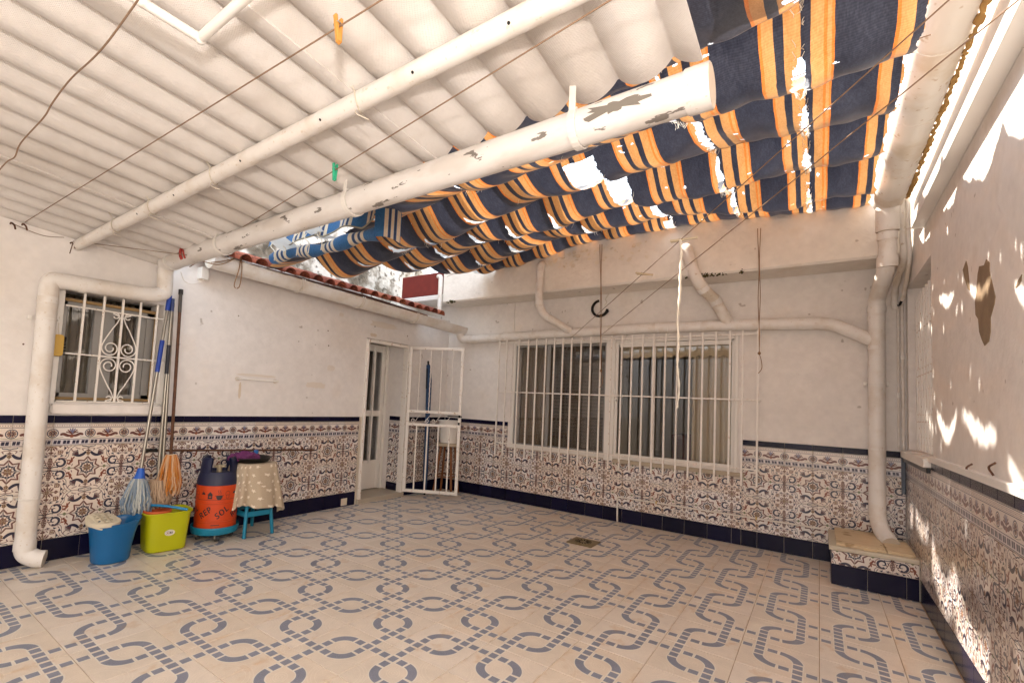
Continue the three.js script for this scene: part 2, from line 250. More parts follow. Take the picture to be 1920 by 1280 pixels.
// lays the dado between s0 and s1 along a wall. place(s, y) gives the world position, turn the rotation; joint is one joint position, star the position of a star joint
function dado(parent, s0, s1, place, turn, joint, star, { rows = [0, 1, 2, 3, 4, 5, 6], yTop = 9, yBot = 0, gap = .0022, flip = 1, yOff = 0 } = {}) {
  const k0 = Math.floor((s0 - joint) / .2 + 1e-6);
  for (let k = k0; joint + k * .2 < s1 - .004; k++) {
    const a = joint + k * .2, b = a + .2, A = Math.max(a, s0), B = Math.min(b, s1); if (B - A < .012) continue;
    for (const r of rows) {
      const [kind, ya, yb] = ROWS[r], C = Math.max(ya, yBot), D = Math.min(yb, yTop); if (D - C < .012) continue;
      let u0 = (A - a) / .2, u1 = (B - a) / .2, v0 = (C - ya) / (yb - ya), v1 = (D - ya) / (yb - ya), mat;
      const pick = Math.floor(rnd() * 3);
      if (kind === 'motif') {
        mat = MOTIF[pick];
        const q = Math.round((a - star) / .2); if (((q % 2) + 2) % 2) { u0 = 1 - u0; u1 = 1 - u1; }   // star at the start of even tiles
        const starBelow = r === 2 || r === 4;                                                        // stars at .292 and .592
        // canvas row 0 is the star side; textures flip y, so v = 1 is the star side
        if (starBelow) { v0 = 1 - v0; v1 = 1 - v1; }
      } else mat = kind === 'border' ? BORDER[pick] : NAVYTILE[pick];
      if (flip < 0) { const t = u0; u0 = u1; u1 = t; }
      const m = part('tile', tileGeo(B - A - gap, D - C - gap, u0, v0, u1, v1), mat, parent);
      const p = place((A + B) / 2, (C + D) / 2 + yOff); m.position.set(p.x, p.y, p.z); m.rotation.y = turn + rr(-.004, .004); m.rotation.x = rr(-.003, .003);
    }
  }
}

// ───────── floor: 32.5 cm printed stoneware ─────────
const TP = .325, FX0 = 4.05, FZ0 = 3.01;
function floorCanvas(seed, base) {
  return canvas(512, 512, (c, w, h) => {
    const r = mulberry(seed); c.fillStyle = base; c.fillRect(0, 0, w, h); c.save(); c.scale(w, h);
    c.strokeStyle = 'rgba(236,226,210,.5)'; c.lineWidth = .007;
    for (const [cx, cy] of [[0, 1], [1, 0]]) for (const q of [.28, .33, .37]) { c.beginPath(); c.arc(cx, cy, q, 0, 7); c.stroke(); }
    for (const [cx, cy] of [[0, 0], [1, 1]]) for (const q of [.1, .14]) { c.beginPath(); c.arc(cx, cy, q, 0, 7); c.stroke(); }
    for (const q of [.07, .11, .03]) { c.beginPath(); c.ellipse(.5, .5, q, q * .8, .7, 0, 7); c.stroke(); }
    const W = .058, L = .063, pieces = [];
    const rect = (x, y, dx, dy) => pieces.push(() => { c.beginPath(); c.rect(x - dx, y - dy, 2 * dx, 2 * dy); });
    for (const t of [1 / 12, .25, 5 / 12]) { rect(.25, t, W, L); if (t !== .25) rect(t, .25, L, W); rect(.75, 1 - t, W, L); if (t !== .25) rect(1 - t, .75, L, W); }
    const arc = (a0, a1) => pieces.push(() => { c.beginPath(); c.arc(.5, .5, .25 + W + .006, a0, a1); c.arc(.5, .5, .25 - W, a1, a0, true); c.closePath(); });
    arc(PI / 2 + .07, PI - .07); arc(-PI / 2 + .07, -.07);
    for (const p of pieces) { p(); c.strokeStyle = 'rgba(226,219,208,.95)'; c.lineWidth = .034; c.stroke(); }
    for (const p of pieces) { p(); c.fillStyle = '#858a9a'; c.fill(); }
    c.restore();
    const im = c.getImageData(0, 0, w, h), d = im.data;
    for (let i = 0; i < w * h; i++) {
      const x = (i % w) / w, y = Math.floor(i / w) / h, o = i * 4, blue = d[o] < 150;
      let k = (r() - .5) * (blue ? 46 : 20); const f = (fbm(x, y, 5, 4, seed) - .5) * 16; k += f; if (r() < (blue ? .12 : .03)) k -= blue ? 22 : 34;
      d[o] += k; d[o + 1] += k * (blue ? 1 : .95); d[o + 2] += k * (blue ? 1.1 : .85);
      const st = sstep(.6, .8, fbm(x, y, 3, 5, seed + 40)) * .3; d[o] = lerp(d[o], 190, st); d[o + 1] = lerp(d[o + 1], 146, st); d[o + 2] = lerp(d[o + 2], 100, st);
    }
    c.putImageData(im, 0, 0);
  });
}
const FLOORM = [[3, '#e0d4c6'], [4, '#ddd1c2'], [5, '#e2d7ca'], [6, '#ded0bf']].map(([s, b]) => std({ map: canvasTex(floorCanvas(s, b)), color: 0xfcfaf8, roughness: .38 }));
const floorGroup = new THREE.Group(); floorGroup.name = 'floor'; floorGroup.userData = { kind: 'structure', label: 'patio floor of beige tiles with blue interlaced ribbon print' }; scene.add(floorGroup);
part('mortar_bed', box(-.02, -.12, -.02, 4.66, -.0035, 9.2), paint(0xb59c80, .95), floorGroup);
{
  const X0 = .012, X1 = 4.583, Z0 = .012, Z1 = 9.1;
  for (let i = -1; i < 15; i++) for (let j = -11; j < 19; j++) {
    const xa = FX0 - 13 * TP + i * TP, za = FZ0 + j * TP, A = Math.max(xa, X0), B = Math.min(xa + TP, X1), C = Math.max(za, Z0), D = Math.min(za + TP, Z1);
    if (B - A < .01 || D - C < .01) continue;
    let u0 = (A - xa) / TP, u1 = (B - xa) / TP, v0 = (C - za) / TP, v1 = (D - za) / TP;
    // tile (x 2.10, z 3.01) carries the O with caps towards (min x, max z) and (max x, min z)
    const I = Math.round((xa - 2.1) / TP), par = ((I + j) % 2 + 2) % 2; if (par) { u0 = 1 - u0; u1 = 1 - u1; }
    // plane lies in local xy, local y = -z after tilting; canvas v runs down, so world z maps to canvas y
    const g = tileGeo(B - A - .003, D - C - .003, u0, 1 - v1, u1, 1 - v0, .006, .0012);
    const m = part('tile', g, FLOORM[Math.floor(rnd() * 4)], floorGroup);
    m.rotation.x = -PI / 2 + rr(-.0012, .0012); m.rotation.y = rr(-.0012, .0012); m.position.set((A + B) / 2, -.006, (C + D) / 2);
  }
}
const ground = part('ground', box(-60, -.2, -60, 60, -.14, 60), paint(0x9a8a74, 1), scene); ground.userData = { kind: 'structure', label: 'bare ground around the houses' };
// ───────── walls ─────────
const WX = 4.597;
function shapeOf(pts, holes = []) { const s = new THREE.Shape(pts.map(([x, y]) => new THREE.Vector2(x, y))); for (const h of holes) s.holes.push(new THREE.Path(h.map(([x, y]) => new THREE.Vector2(x, y)))); return s; }
const rectPts = (a, b, c, d) => [[a, b], [c, b], [c, d], [a, d]];
function slab(shape, depth, basis) { const g = new THREE.ExtrudeGeometry(shape, { depth, bevelEnabled: false, curveSegments: 8 }); g.applyMatrix4(basis); return metreUV(g); }
const B1 = new THREE.Matrix4().makeBasis(V(0, 0, 1), V(0, 1, 0), V(-1, 0, 0));           // annex wall: u = z, body behind x = 0
const B2 = new THREE.Matrix4().makeTranslation(0, 0, -.25);                                // house wall: u = x, body behind z = 0
const B3 = new THREE.Matrix4().makeBasis(V(0, 0, -1), V(0, 1, 0), V(1, 0, 0)).setPosition(WX, 0, 0); // side wall: u = -z

// ── annex wall with its window, door opening and dado ──
const annex = thing('annex_wall', 'white plastered annex wall with small grilled window and open doorway', 'wall');
const DZ0 = .775, DZ1 = 1.455, DT = 1.815;
part('plaster', slab(shapeOf([[-.25, -.1], [9.2, -.1], [9.2, 2.60], [3.5, 2.135], [3.4, 2.24], [-.25, 2.24]], [rectPts(3.505, 1.03, 4.105, 1.785), rectPts(DZ0, .04, DZ1, DT)]), .24, B1), M.plaster, annex);
const p1 = (z, y) => V(.003, y, z);
part('grout', box(0, 0, DZ1 + .005, .005, .94, 9), M.grout, annex);
part('grout', box(0, 0, .02, .005, .94, DZ0 - .005), M.grout, annex);
dado(annex, DZ1 + .03, 5.9, p1, PI / 2, 3.8963, 3.8963, { flip: -1 });
dado(annex, .012, DZ0 - .03, p1, PI / 2, 3.8963, 3.8963, { flip: -1 });
// broken plinth tile beside the door
part('bare_mortar', softBox(.004, .012, 1.60, .0135, .085, 1.68, .003), paint(0xd9cbb4, 1), annex);
// doorway passage
part('threshold', softBox(-.9, -.02, DZ0 - .02, .035, .05, DZ1 + .02, .006), paint(0xb3a795, .5), annex, 'pale worn doorstep');
part('passage_wall', box(-.42, 0, DZ0 - .12, -.24, 2.1, DZ0), M.plaster, annex);
part('passage_wall', box(-.42, 0, DZ1, -.24, 2.1, DZ1 + .12), M.plaster, annex);
part('passage_floor', box(-3.4, -.1, -.2, -.9, .04, 2.5), paint(0xb3a795, .6), annex);
part('passage_ceiling', box(-.42, DT, DZ0, -.24, DT + .1, DZ1), M.plaster, annex);
part('room', merge([box(-3.5, 0, -.25, -3.4, 2.1, 2.55), box(-3.4, 0, -.25, -.24, 2.1, -.2), box(-3.4, 0, 2.5, -.24, 2.1, 2.55), box(-3.5, 2.1, -.25, -.24, 2.14, 2.55)]), paint(0xb8ab98, 1), annex);
{ // tiles on the passage cheek, facing +z
  const lo = .05;
  for (const [kind, ya, yb] of ROWS.filter((_, i) => true)) for (const [a, b] of [[-.25, -.102], [-.1, -.006]]) {
    const C = Math.max(ya, lo); if (yb - C < .02) continue; const mat = kind === 'motif' ? MOTIF[0] : kind === 'border' ? BORDER[0] : NAVYTILE[0];
    const g = tileGeo(b - a, yb - C - .002, 0, 0, (b - a) / .2, 1); const m = part('tile', g, mat, annex); m.position.set((a + b) / 2, (C + yb) / 2, DZ0 + .002);
  }
}
// door frame (rust-stained white steel) and inner glazed leaf
const dframe = part('door_frame', merge([softBox(-.05, .045, DZ0 + .0, .03, DT - .012, DZ0 + .035), softBox(-.05, .045, DZ1 - .03, .03, DT - .012, DZ1 + .0), softBox(-.05, DT - .045, DZ0 + .036, .03, DT - .01, DZ1 - .031)]), M.whitePaint, annex, 'white steel door frame with rust stains');
const leafX = -.36;
const leaf = part('door_leaf', merge([
  softBox(leafX - .02, .06, DZ0 + .05, leafX + .02, 1.80, DZ0 + .10), softBox(leafX - .02, .06, DZ1 - .1, leafX + .02, 1.80, DZ1 - .02), softBox(leafX - .018, 1.72, DZ0 + .10, leafX + .018, 1.80, DZ1 - .1), softBox(leafX - .018, .93, DZ0 + .10, leafX + .018, 1.0, DZ1 - .1),
  softBox(leafX - .018, .06, DZ0 + .10, leafX + .018, .40, DZ1 - .1), softBox(leafX - .012, .36, .985, leafX + .03, 1.76, 1.012)]), M.white, annex, 'white aluminium door with tall glass panes');
part('pane', box(leafX - .004, 1.0, DZ0 + .10, leafX + .002, 1.72, DZ1 - .1), M.glass, leaf); part('pane', box(leafX - .004, .4, DZ0 + .10, leafX + .002, .93, DZ1 - .1), M.glass, leaf);
for (const y of [.35, .95, 1.55]) part('hinge', sweep([V(leafX + .03, y, DZ0 + .05), V(leafX + .03, y + .09, DZ0 + .05)], .011, 10), M.white, leaf);
part('inner_frame', merge([softBox(leafX - .03, .05, DZ0 + .003, leafX + .04, 1.81, DZ0 + .045), softBox(leafX - .03, .05, DZ1 - .018, leafX + .04, 1.81, DZ1 - .003)]), M.white, annex);
// window of the annex
const w1 = part('window', merge([softBox(-.15, 1.04, 3.52, -.11, 1.09, 4.09), softBox(-.15, 1.69, 3.52, -.11, 1.74, 4.09), softBox(-.15, 1.04, 4.055, -.11, 1.74, 4.095), softBox(-.15, 1.04, 3.515, -.11, 1.74, 3.575),
  softBox(-.145, 1.085, 3.845, -.105, 1.70, 3.905), softBox(-.15, 1.085, 3.775, -.115, 1.70, 3.845), softBox(-.15, 1.085, 3.575, -.115, 1.70, 3.635)]), M.alu, annex, 'grey aluminium sliding window with dark panes');
part('pane', box(-.131, 1.085, 3.905, -.127, 1.70, 4.055), M.glass, w1); part('pane', box(-.137, 1.085, 3.635, -.133, 1.70, 3.775), M.glass, w1);
part('wooden_batten', merge([softBox(-.10, 1.715, 3.51, -.08, 1.735, 4.10), softBox(-.1, 1.045, 3.51, -.08, 1.062, 4.10), softBox(-.10, 1.07, 3.51, -.08, 1.71, 3.53)]), paint(0x9a7c50, .7), w1, 'tan wooden battens around the window');
{ const cv = []; for (let i = 0; i < 14; i++) { const z = 3.53 + i * .041; cv.push(sweep([V(-.55, .8, z), V(-.55, 1.9, z)], .021, 8)); } part('curtain', merge(cv), paint(0x857a66, .95), w1); }
part('sill', softBox(-.13, .955, 3.44, .042, 1.015, 4.13, .012), M.plasterWarm, annex, 'chipped white window sill');
part('reveal_trim', softBox(.001, 1.02, 4.105, .012, 1.83, 4.15, .003), M.white, annex);
part('reveal_trim', softBox(.001, 1.02, 3.455, .010, 1.83, 3.503, .003), M.white, annex);
// dark rooms behind the annex openings
part('room', merge([box(-3.3, 0, 2.6, -3.28, 2.05, 5.0), box(-3.28, 0, 2.58, -.25, 2.05, 2.6), box(-3.28, 0, 5.0, -.25, 2.05, 5.02), box(-3.28, -.02, 2.6, -.25, 0, 5.0), box(-3.28, 2.05, 2.6, -.25, 2.07, 5.0)]), paint(0xb8ab98, 1), annex);
// scrolled grille
const gr1 = part('window_grille', merge([1.672, 1.354, 1.036].map((y) => sweep([V(.012, y, 4.10), V(.012, y, 3.455)], .0055, 8))), M.whitePaint, annex, 'white wrought window grille with scrolls');
for (const z of [4.001, 3.889, 3.776, 3.665, 3.554]) part('bar', softBox(.006, 1.036, z - .007, .020, 1.776, z + .007, .002), M.whitePaint, gr1);
for (const sz of [-1, 1]) for (const sy of [-1, 1]) {
  const pts = []; // outer curl, straight flank, inner spiral
  for (let k = 0; k <= 12; k++) { const a = lerp(1.9 * PI, .25 * PI, k / 12), q = lerp(.012, .026, k / 12); pts.push([.038 + q * Math.cos(a), .275 + q * Math.sin(a) * .9]); }
  pts.push([.012, .272], [.05, .19], [.088, .115]);
  for (let k = 0; k <= 26; k++) { const a = lerp(.12 * PI, -3.1 * PI, k / 26), q = lerp(.053, .016, k / 26); pts.push([.053 + q * Math.cos(a), .058 + q * Math.sin(a)]); }
  part('scroll', sweep(spline(pts.map(([a, b]) => V(.014, 1.354 + sy * (b * 1.06), 3.776 + sz * a)), 90), .0042, 6), M.whitePaint, gr1);
}

// nail holes, rust runs and patched plaster on the annex wall
for (const [px, py] of [[447, 592], [615, 620], [616, 648], [703, 612], [764, 630], [43, 645], [325, 757], [560, 640]]) { const c = at(px, py, 'x', .002); part('nail_hole', new THREE.CircleGeometry(rr(.004, .008), 7).rotateY(PI / 2).translate(.0015, c.y, c.z), M.rusty, annex); }
{
  const r = mulberry(31), patch = (px, py, w, h, mat) => { const c = at(px, py, 'x', 0), s = new THREE.Shape(); for (let k = 0; k < 40; k++) { const a = k / 40 * 2 * PI, q = .8 + .3 * r(), x = w * q * Math.sign(Math.cos(a)) * Math.pow(Math.abs(Math.cos(a)), .6), y = h * q * Math.sign(Math.sin(a)) * Math.pow(Math.abs(Math.sin(a)), .6); k ? s.lineTo(x, y) : s.moveTo(x, y); } part('plaster_patch', new THREE.ShapeGeometry(s).rotateY(PI / 2).translate(.0012, c.y, c.z), mat, annex); };
  const p0 = paint(0xe1d6c9, .95), p1m = paint(0xd8c8b4, .95); patch(592, 722, .11, .03, p0); patch(449, 732, .012, .07, p1m); patch(480, 704, .2, .012, p0); patch(640, 590, .03, .02, p0); patch(620, 690, .05, .03, M.plasterWarm); patch(720, 610, .22, .035, p0); patch(700, 628, .05, .02, p1m);
}

// ── house wall with the long barred window ──
const house = thing('house_wall', 'cream house wall with long barred window under a concrete ledge', 'wall');
const WX0 = 1.035, WX1 = 3.445, WY0 = .645, WY1 = 1.90;
part('plaster', slab(shapeOf([[-1.4, -.1], [WX + .5, -.1], [WX + .5, 3.0], [-1.4, 2.5]], [rectPts(WX0, WY0, WX1, WY1)]), .25, B2), M.plasterWarm, house);
part('render_coat', slab(shapeOf(rectPts(.97, 1.0, 1.02, 2.40)), .012, new THREE.Matrix4()), M.plasterWarm, house);
part('ledge', softBox(.14, 2.405, .002, WX + .2, 3.02, .365, .018), M.beam, house, 'stained concrete ledge across the top of the wall');
part('grout', box(.03, 0, 0, WX - .03, .64, .005), M.grout, house); part('grout', box(.03, .64, 0, .985, .94, .005), M.grout, house); part('grout', box(3.5, .64, 0, WX - .03, .94, .005), M.grout, house);
const p2 = (x, y) => V(x, y, .003);
dado(house, .012, .99, p2, 0, 4.0043, 4.0043); dado(house, .99, 3.48, p2, 0, 4.0043, 4.0043, { yTop: .63 }); dado(house, 3.48, WX - .012, p2, 0, 4.0043, 4.0043);
const w2 = part('window', merge([softBox(WX0, WY0, -.07, WX0 + .028, WY1, .008), softBox(WX1 - .032, WY0 - .05, -.07, WX1, WY1, .008), softBox(2.19, WY0 - .03, -.07, 2.29, WY1, .012), softBox(WX0 + .028, WY0, -.07, 2.19, WY0 + .03, .006), softBox(2.29, WY0, -.07, WX1 - .032, WY0 + .035, .006), softBox(WX0 + .028, WY1 - .025, -.07, 2.19, WY1, .006), softBox(2.29, WY1 - .03, -.07, WX1 - .032, WY1, .006)]), M.white, house, 'white aluminium double sliding window');
const sash = (x0, x1, z) => { const s = part('sash', merge([softBox(x0, .68, z, x0 + .03, 1.87, z + .025), softBox(x1 - .03, .68, z, x1, 1.87, z + .025), softBox(x0 + .03, .68, z, x1 - .03, .70, z + .025), softBox(x0 + .03, 1.85, z, x1 - .03, 1.87, z + .025)]), x0 < 2 ? M.alu : M.white, w2); return s; };
for (const [a, b, z] of [[1.063, 1.52, -.03], [1.46, 2.19, -.062], [2.29, 2.70, -.03], [2.655, 3.413, -.062]]) sash(a, b, z);
for (const [a, b, z] of [[1.093, 1.49, -.02], [1.49, 2.16, -.052], [2.32, 2.67, -.02], [2.685, 3.383, -.052]]) part('pane', box(a, .70, z, b, 1.85, z + .004), M.glass, w2);
part('roller_box', softBox(2.33, 1.82, -.018, 3.38, 1.865, -.003), M.white, w2); part('window_sill', softBox(2.3, .602, .002, 3.5, .64, .03, .004), paint(0xb8a994, .9), house, 'rough bare mortar under the window');
for (const x of [1.468, 2.31]) part('latch', sweep([V(x, 1.255, .0), V(x, 1.255, .012)], .012, 12), paint(0xdad6cf, .15, { metalness: .9 }), w2);
{ // beige curtain with scalloped pelmet and a dark blind
  const cur = (x0, x1, z, y0, y1, n, amp) => { const g = new THREE.PlaneGeometry(x1 - x0, y1 - y0, n * 8, 1), p = g.attributes.position; for (let i = 0; i < p.count; i++) { const x = p.getX(i); p.setZ(i, amp * Math.sin((x + 9) / (x1 - x0) * n * 2 * PI) + amp * .4 * Math.sin((x + 3) * 61)); } g.computeVertexNormals(); g.translate((x0 + x1) / 2, (y0 + y1) / 2, z); return g; };
  part('curtain', cur(3.02, 3.4, -.16, .62, 1.80, 5, .022), paint(0xa8987c, .95), w2, 'beige curtain drawn to the side');
  part('curtain', cur(1.05, 1.46, -.16, .62, 1.86, 6, .016), paint(0x6f604d, .95), w2);
  const val = new THREE.Shape(); val.moveTo(2.3, 1.86); for (let i = 0; i <= 60; i++) { const x = 2.3 + i * .0185; val.lineTo(x, 1.735 - .022 * Math.abs(Math.sin(i * PI / 6))); } val.lineTo(3.41, 1.86); const vg = new THREE.ExtrudeGeometry(val, { depth: .004, bevelEnabled: false }); vg.translate(0, 0, -.13); part('pelmet', vg, paint(0xb5a486, .95), w2);
  const sl = []; for (let i = 0; i < 30; i++) sl.push(box(1.46, .66 + i * .041, -.2, 2.2, .66 + i * .041 + .0395, -.185)); part('blind', merge(sl), paint(0x4a4136, .9), w2);
}
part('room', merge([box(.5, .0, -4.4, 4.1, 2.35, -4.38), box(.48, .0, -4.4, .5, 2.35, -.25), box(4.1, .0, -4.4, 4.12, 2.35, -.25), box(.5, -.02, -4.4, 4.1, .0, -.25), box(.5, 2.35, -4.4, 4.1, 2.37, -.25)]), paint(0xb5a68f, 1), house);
part('sofa', merge([softBox(2.4, .001, -2.6, 2.95, .85, -2.0, .05)]), paint(0x6a2f28, .9), house, 'dim red armchair inside the room'); part('cabinet', softBox(3.0, .001, -2.8, 3.7, .95, -2.3, .02), paint(0x2b4a3f, .7), house, 'dim green cabinet inside the room');
// the projecting bar grille
const gr2 = part('window_grille', merge([1.302, .690, 1.895].map((y) => softBox(.875, y - .007, .093, 3.625, y + .007, .107, .002)).concat([[.885, 1.302], [.885, .69], [3.612, 1.302], [3.612, .69], [2.23, 1.302]].map(([x, y]) => softBox(x - .008, y - .008, .0, x + .008, y + .008, .093, .002)))), M.whitePaint, house, 'white vertical bar grille standing off the window');
for (const x of [.891, .998, 1.167, 1.293, 1.401, 1.52, 1.627, 1.731, 1.836, 1.947, 2.056, 2.168, 2.283, 2.395, 2.499, 2.608, 2.714, 2.825, 2.936, 3.048, 3.159, 3.272, 3.388, 3.489, 3.607]) part('bar', softBox(x - .008, .545 + rr(-.006, .006), .108, x + .008, 1.93, .124, .002), M.whitePaint, gr2);
// moss on the soffit joints
for (const [x, n, w] of [[.3, 60, .1], [3.22, 90, .2], [3.5, 16, .05]]) { const l = []; for (let i = 0; i < n; i++) { const g = new THREE.IcosahedronGeometry(rr(.004, .011), 0); g.translate(x + rr(-w, w) * rnd(), 2.408 + rr(-.012, .02), .36 + rr(-.02, .012)); l.push(g); } const m = part('moss', merge(l), paint(0x4c4426, 1), house); m.userData.kind = 'stuff'; }
{ // flaking whitewash along the top edge of the ledge
  const l = []; for (let i = 0; i < 70; i++) { const g = new THREE.CircleGeometry(rr(.012, .035), 5); g.scale(1, rr(.4, 1), 1); g.rotateZ(rr(0, 6)); g.rotateX(rr(-.5, .2)); g.translate(1.6 + Math.pow(rnd(), 1.3) * 1.1, 2.80 - Math.pow(rnd(), 2) * .16, .372 + rr(0, .008)); l.push(g); } part('flaking_paint', merge(l), paint(0xe6dccb, .9), house);
}

// ── side wall with deep window, peeling plaster and tall dado ──
const side = thing('side_wall', 'sun-dappled plaster wall with peeled patches and deep barred window', 'wall');
part('plaster', slab(shapeOf([[-9.2, -.1], [.25, -.1], [.25, 3.0], [-4.1, 3.0], [-9.2, 3.0]], [rectPts(-1.075, .965, -.10, 2.20)]), .3, B3), M.plasterWarm, side);
const p3 = (z, y) => V(WX - .003, y, z);
part('grout', box(WX - .005, 0, .02, WX, .94, 9), M.grout, side);
dado(side, .012, 1.07, p3, -PI / 2, .2, .2, { rows: [0, 1, 2, 3, 4, 5] }); dado(side, 1.07, 5.6, p3, -PI / 2, .2, .2);
part('cap_strip', softBox(WX - .028, .944, 1.08, WX, .974, 9, .006), M.white, side, 'pale cap strip along the dado');
part('window_sill', softBox(WX - .045, .905, .06, WX + .3, .955, 1.07, .006), M.white, side); part('sill_trim', softBox(WX - .03, .872, .03, WX - .009, .903, 1.06, .004), paint(0x16161c, .3), side, 'dark trim under the window sill');
const w3 = part('window', merge([softBox(WX + .22, .97, .105, WX + .26, 2.195, .17), softBox(WX + .22, .97, 1.01, WX + .26, 2.195, 1.07), softBox(WX + .22, .97, .17, WX + .26, 1.03, 1.01), softBox(WX + .22, 2.13, .17, WX + .26, 2.195, 1.01)]), M.white, side); part('pane', box(WX + .238, 1.03, .17, WX + .242, 2.13, 1.01), M.glass, w3);
part('room', merge([box(WX + 3, .5, -.6, WX + 3.02, 2.6, 1.8), box(WX + .31, .5, -.62, WX + 3, 2.6, -.6), box(WX + .31, .5, 1.8, WX + 3, 2.6, 1.82), box(WX + .31, .48, -.6, WX + 3, .5, 1.8), box(WX + .31, 2.6, -.6, WX + 3, 2.62, 1.8)]), paint(0xb5a68f, 1), side);
const gr3 = part('window_grille', merge([1.14, 1.33, 1.92].filter((_, i) => i).map((y) => softBox(WX + .0505, y - .008, .11, WX + .0665, y + .008, 1.06, .002))), M.whitePaint, side, 'white bar grille in the deep window');
for (let i = 0; i < 8; i++) part('bar', softBox(WX + .035, .97, .17 + i * .105, WX + .05, 2.12, .186 + i * .105, .002), M.whitePaint, gr3);
// peeled plaster: the ragged scars expose grey render under a lifted skin
function scar(pts, parent) {
  const s = shapeOf(pts.map(([px, py]) => { const q = at(px, py, 'x', WX); return [-q.z, q.y]; }));
  const g = slab(s, .004, new THREE.Matrix4().makeBasis(V(0, 0, -1), V(0, 1, 0), V(1, 0, 0)).setPosition(WX - .0022, 0, 0)); part('bare_patch', g, M.render, parent, 'grey render where the plaster has peeled');
}
scar([[1851, 486], [1847, 497], [1838, 499], [1835, 514], [1833, 545], [1830, 566], [1831, 590], [1836, 598], [1838, 622], [1843, 637], [1848, 648], [1856, 640], [1859, 622], [1859, 595], [1866, 570], [1868, 556], [1862, 530], [1857, 508], [1857, 492]], side);
scar([[1813, 489], [1807, 506], [1810, 520], [1817, 543], [1820, 544], [1818, 520], [1816, 500]], side);
scar([[1918, 514], [1912, 524], [1906, 540], [1912, 534], [1917, 526]], side);
for (const [px, py] of [[1825, 878], [1869, 877]]) { const q = at(px, py, 'x', WX); part('hook', sweep(spline([V(WX - .001, q.y + .02, q.z), V(WX - .02, q.y, q.z), V(WX - .008, q.y - .03, q.z)], 10), .004, 6), M.rusty, side); }
// ── wall closing the patio behind the camera, and the unroofed strip before it, added for fill light ──
const rear = thing('rear_wall', 'plain whitewashed wall closing the far end of the patio', 'wall', [0, 0, 9.2]);
part('plaster', box(-.3, -.1, 0, WX + .3, 2.6, .25), M.plaster, rear);

// ── roof of the annex: curved clay tiles, coarse wall and painted block behind ──
const roofA = thing('annex_roof', 'mossy terracotta tiled eave above the annex gutter', 'roof');
{
  part('deck', slab(shapeOf([[.14, 2.18], [.14, 2.205], [-1.2, 2.62], [-1.2, 2.595]]), 2.75, new THREE.Matrix4().makeTranslation(0, 0, .62)), paint(0x8a5a44, 1), roofA);
  const clay = [0x8a4630, 0x9b5138, 0x7a3a28, 0xa35f45].map((c, i) => std({ color: c, roughness: .9, map: dataTex(128, 128, (u, v) => mix3([1, 1, 1], rgb(120, 110, 92), sstep(.5, .75, fbm(u, v, 5, 4, 60 + i)) * .7), true, 3) }));
  const half = (r, l, up) => { const g = new THREE.CylinderGeometry(r, r * .86, l, 10, 1, true, up ? 0 : PI, PI); g.rotateZ(PI / 2); g.rotateX(up ? 0 : 0); return g; };
  const cover = half(.062, .42, true), slope = Math.atan2(.405, 1.4);
  for (let row = 0; row < 4; row++) for (let i = 0; i < 20; i++) {
    const z = .70 + i * .135, m = part('roof_tile', cover, clay[Math.floor(rnd() * 4)], roofA);
    const d = .12 + row * .34; m.rotation.z = -slope + rr(-.02, .02); m.rotation.y = rr(-.03, .03); m.rotation.x = -PI / 2 * 0; m.position.set(.345 - d * Math.cos(slope), 2.198 + d * Math.sin(slope), z + rr(-.006, .006));
  }
  const l = []; for (let i = 0; i < 120; i++) { const g = new THREE.IcosahedronGeometry(rr(.006, .016), 0); const d = rr(-.02, .3); g.translate(.22 - d, 2.275 + d * .29, i < 60 ? rr(.65, 1.0) : rr(.7, 3.2)); l.push(g); } const m = part('moss', merge(l), paint(0x5b5328, 1), roofA); m.userData.kind = 'stuff';
}
const rough = thing('rough_wall', 'weathered grey and white rough wall behind the clay tiles, unseen top added to block sun', 'wall');
part('masonry', box(-1.5, 2.0, -.6, -1.0, 6.4, 9.4), M.stucco, rough);  // upper part, out of view, is added height that keeps sun off the floor
part('coping', softBox(-1.52, 6.4, -.6, -.98, 6.46, 9.4, .01), M.plasterWarm, rough);
const redb = thing('parapet_block', 'dark red painted block beside the concrete ledge', 'parapet');
part('block', softBox(-.62, 2.53, -.2, .115, 2.83, .33, .012), std({ map: dataTex(128, 128, (u, v) => mix3(rgb(128, 44, 34), rgb(104, 34, 28), fbm(u, v, 8, 4, 8)), true, 2), roughness: .8 }), redb); part('ledge', softBox(-.63, 2.46, -.2, .13, 2.527, .35, .01), M.plaster, redb);
// ───────── corrugated fibre-cement roof ─────────
const roofY = (x, z) => 2.10 + .046 * x + .085 * (z - 3.5);              // mean height of the sheet
const PITCH = .178;
const wave = (x) => { const c = Math.cos(PI * (x - .02) / PITCH); return -.028 * (2 * Math.pow(c * c, .34) - 1); };
const roof = thing('corrugated_roof', 'cream corrugated fibre cement roof sheets over the patio', 'roof');
M.sheet = std({ map: dataTex(1024, 1024, (u, v) => { const a = fbm(u, v, 4, 6, 131), b = fbm(u, v, 64, 3, 137), d = fbm(u, v, 10, 5, 139); return mix3(mix3(rgb(227, 221, 215), rgb(212, 204, 196), sstep(.4, .7, a)), rgb(150, 128, 102), sstep(.76, .9, d) * .18 + (b - .5) * .06); }, true, 1 / 1.9),
  bumpMap: dataTex(512, 512, (u, v) => .5 + .22 * Math.sin(u * 2 * PI * 64) * Math.sin(v * 2 * PI * 64) + .28 * (fbm(u, v, 60, 3, 7) - .5), false, 1 / .42), bumpScale: .003, roughness: .88 });
M.moss = std({ map: dataTex(256, 256, (u, v) => mix3(rgb(214, 202, 184), rgb(126, 106, 56), sstep(.38, .6, fbm(u, v, 14, 4, 3))), true, 2.5), roughness: 1 });
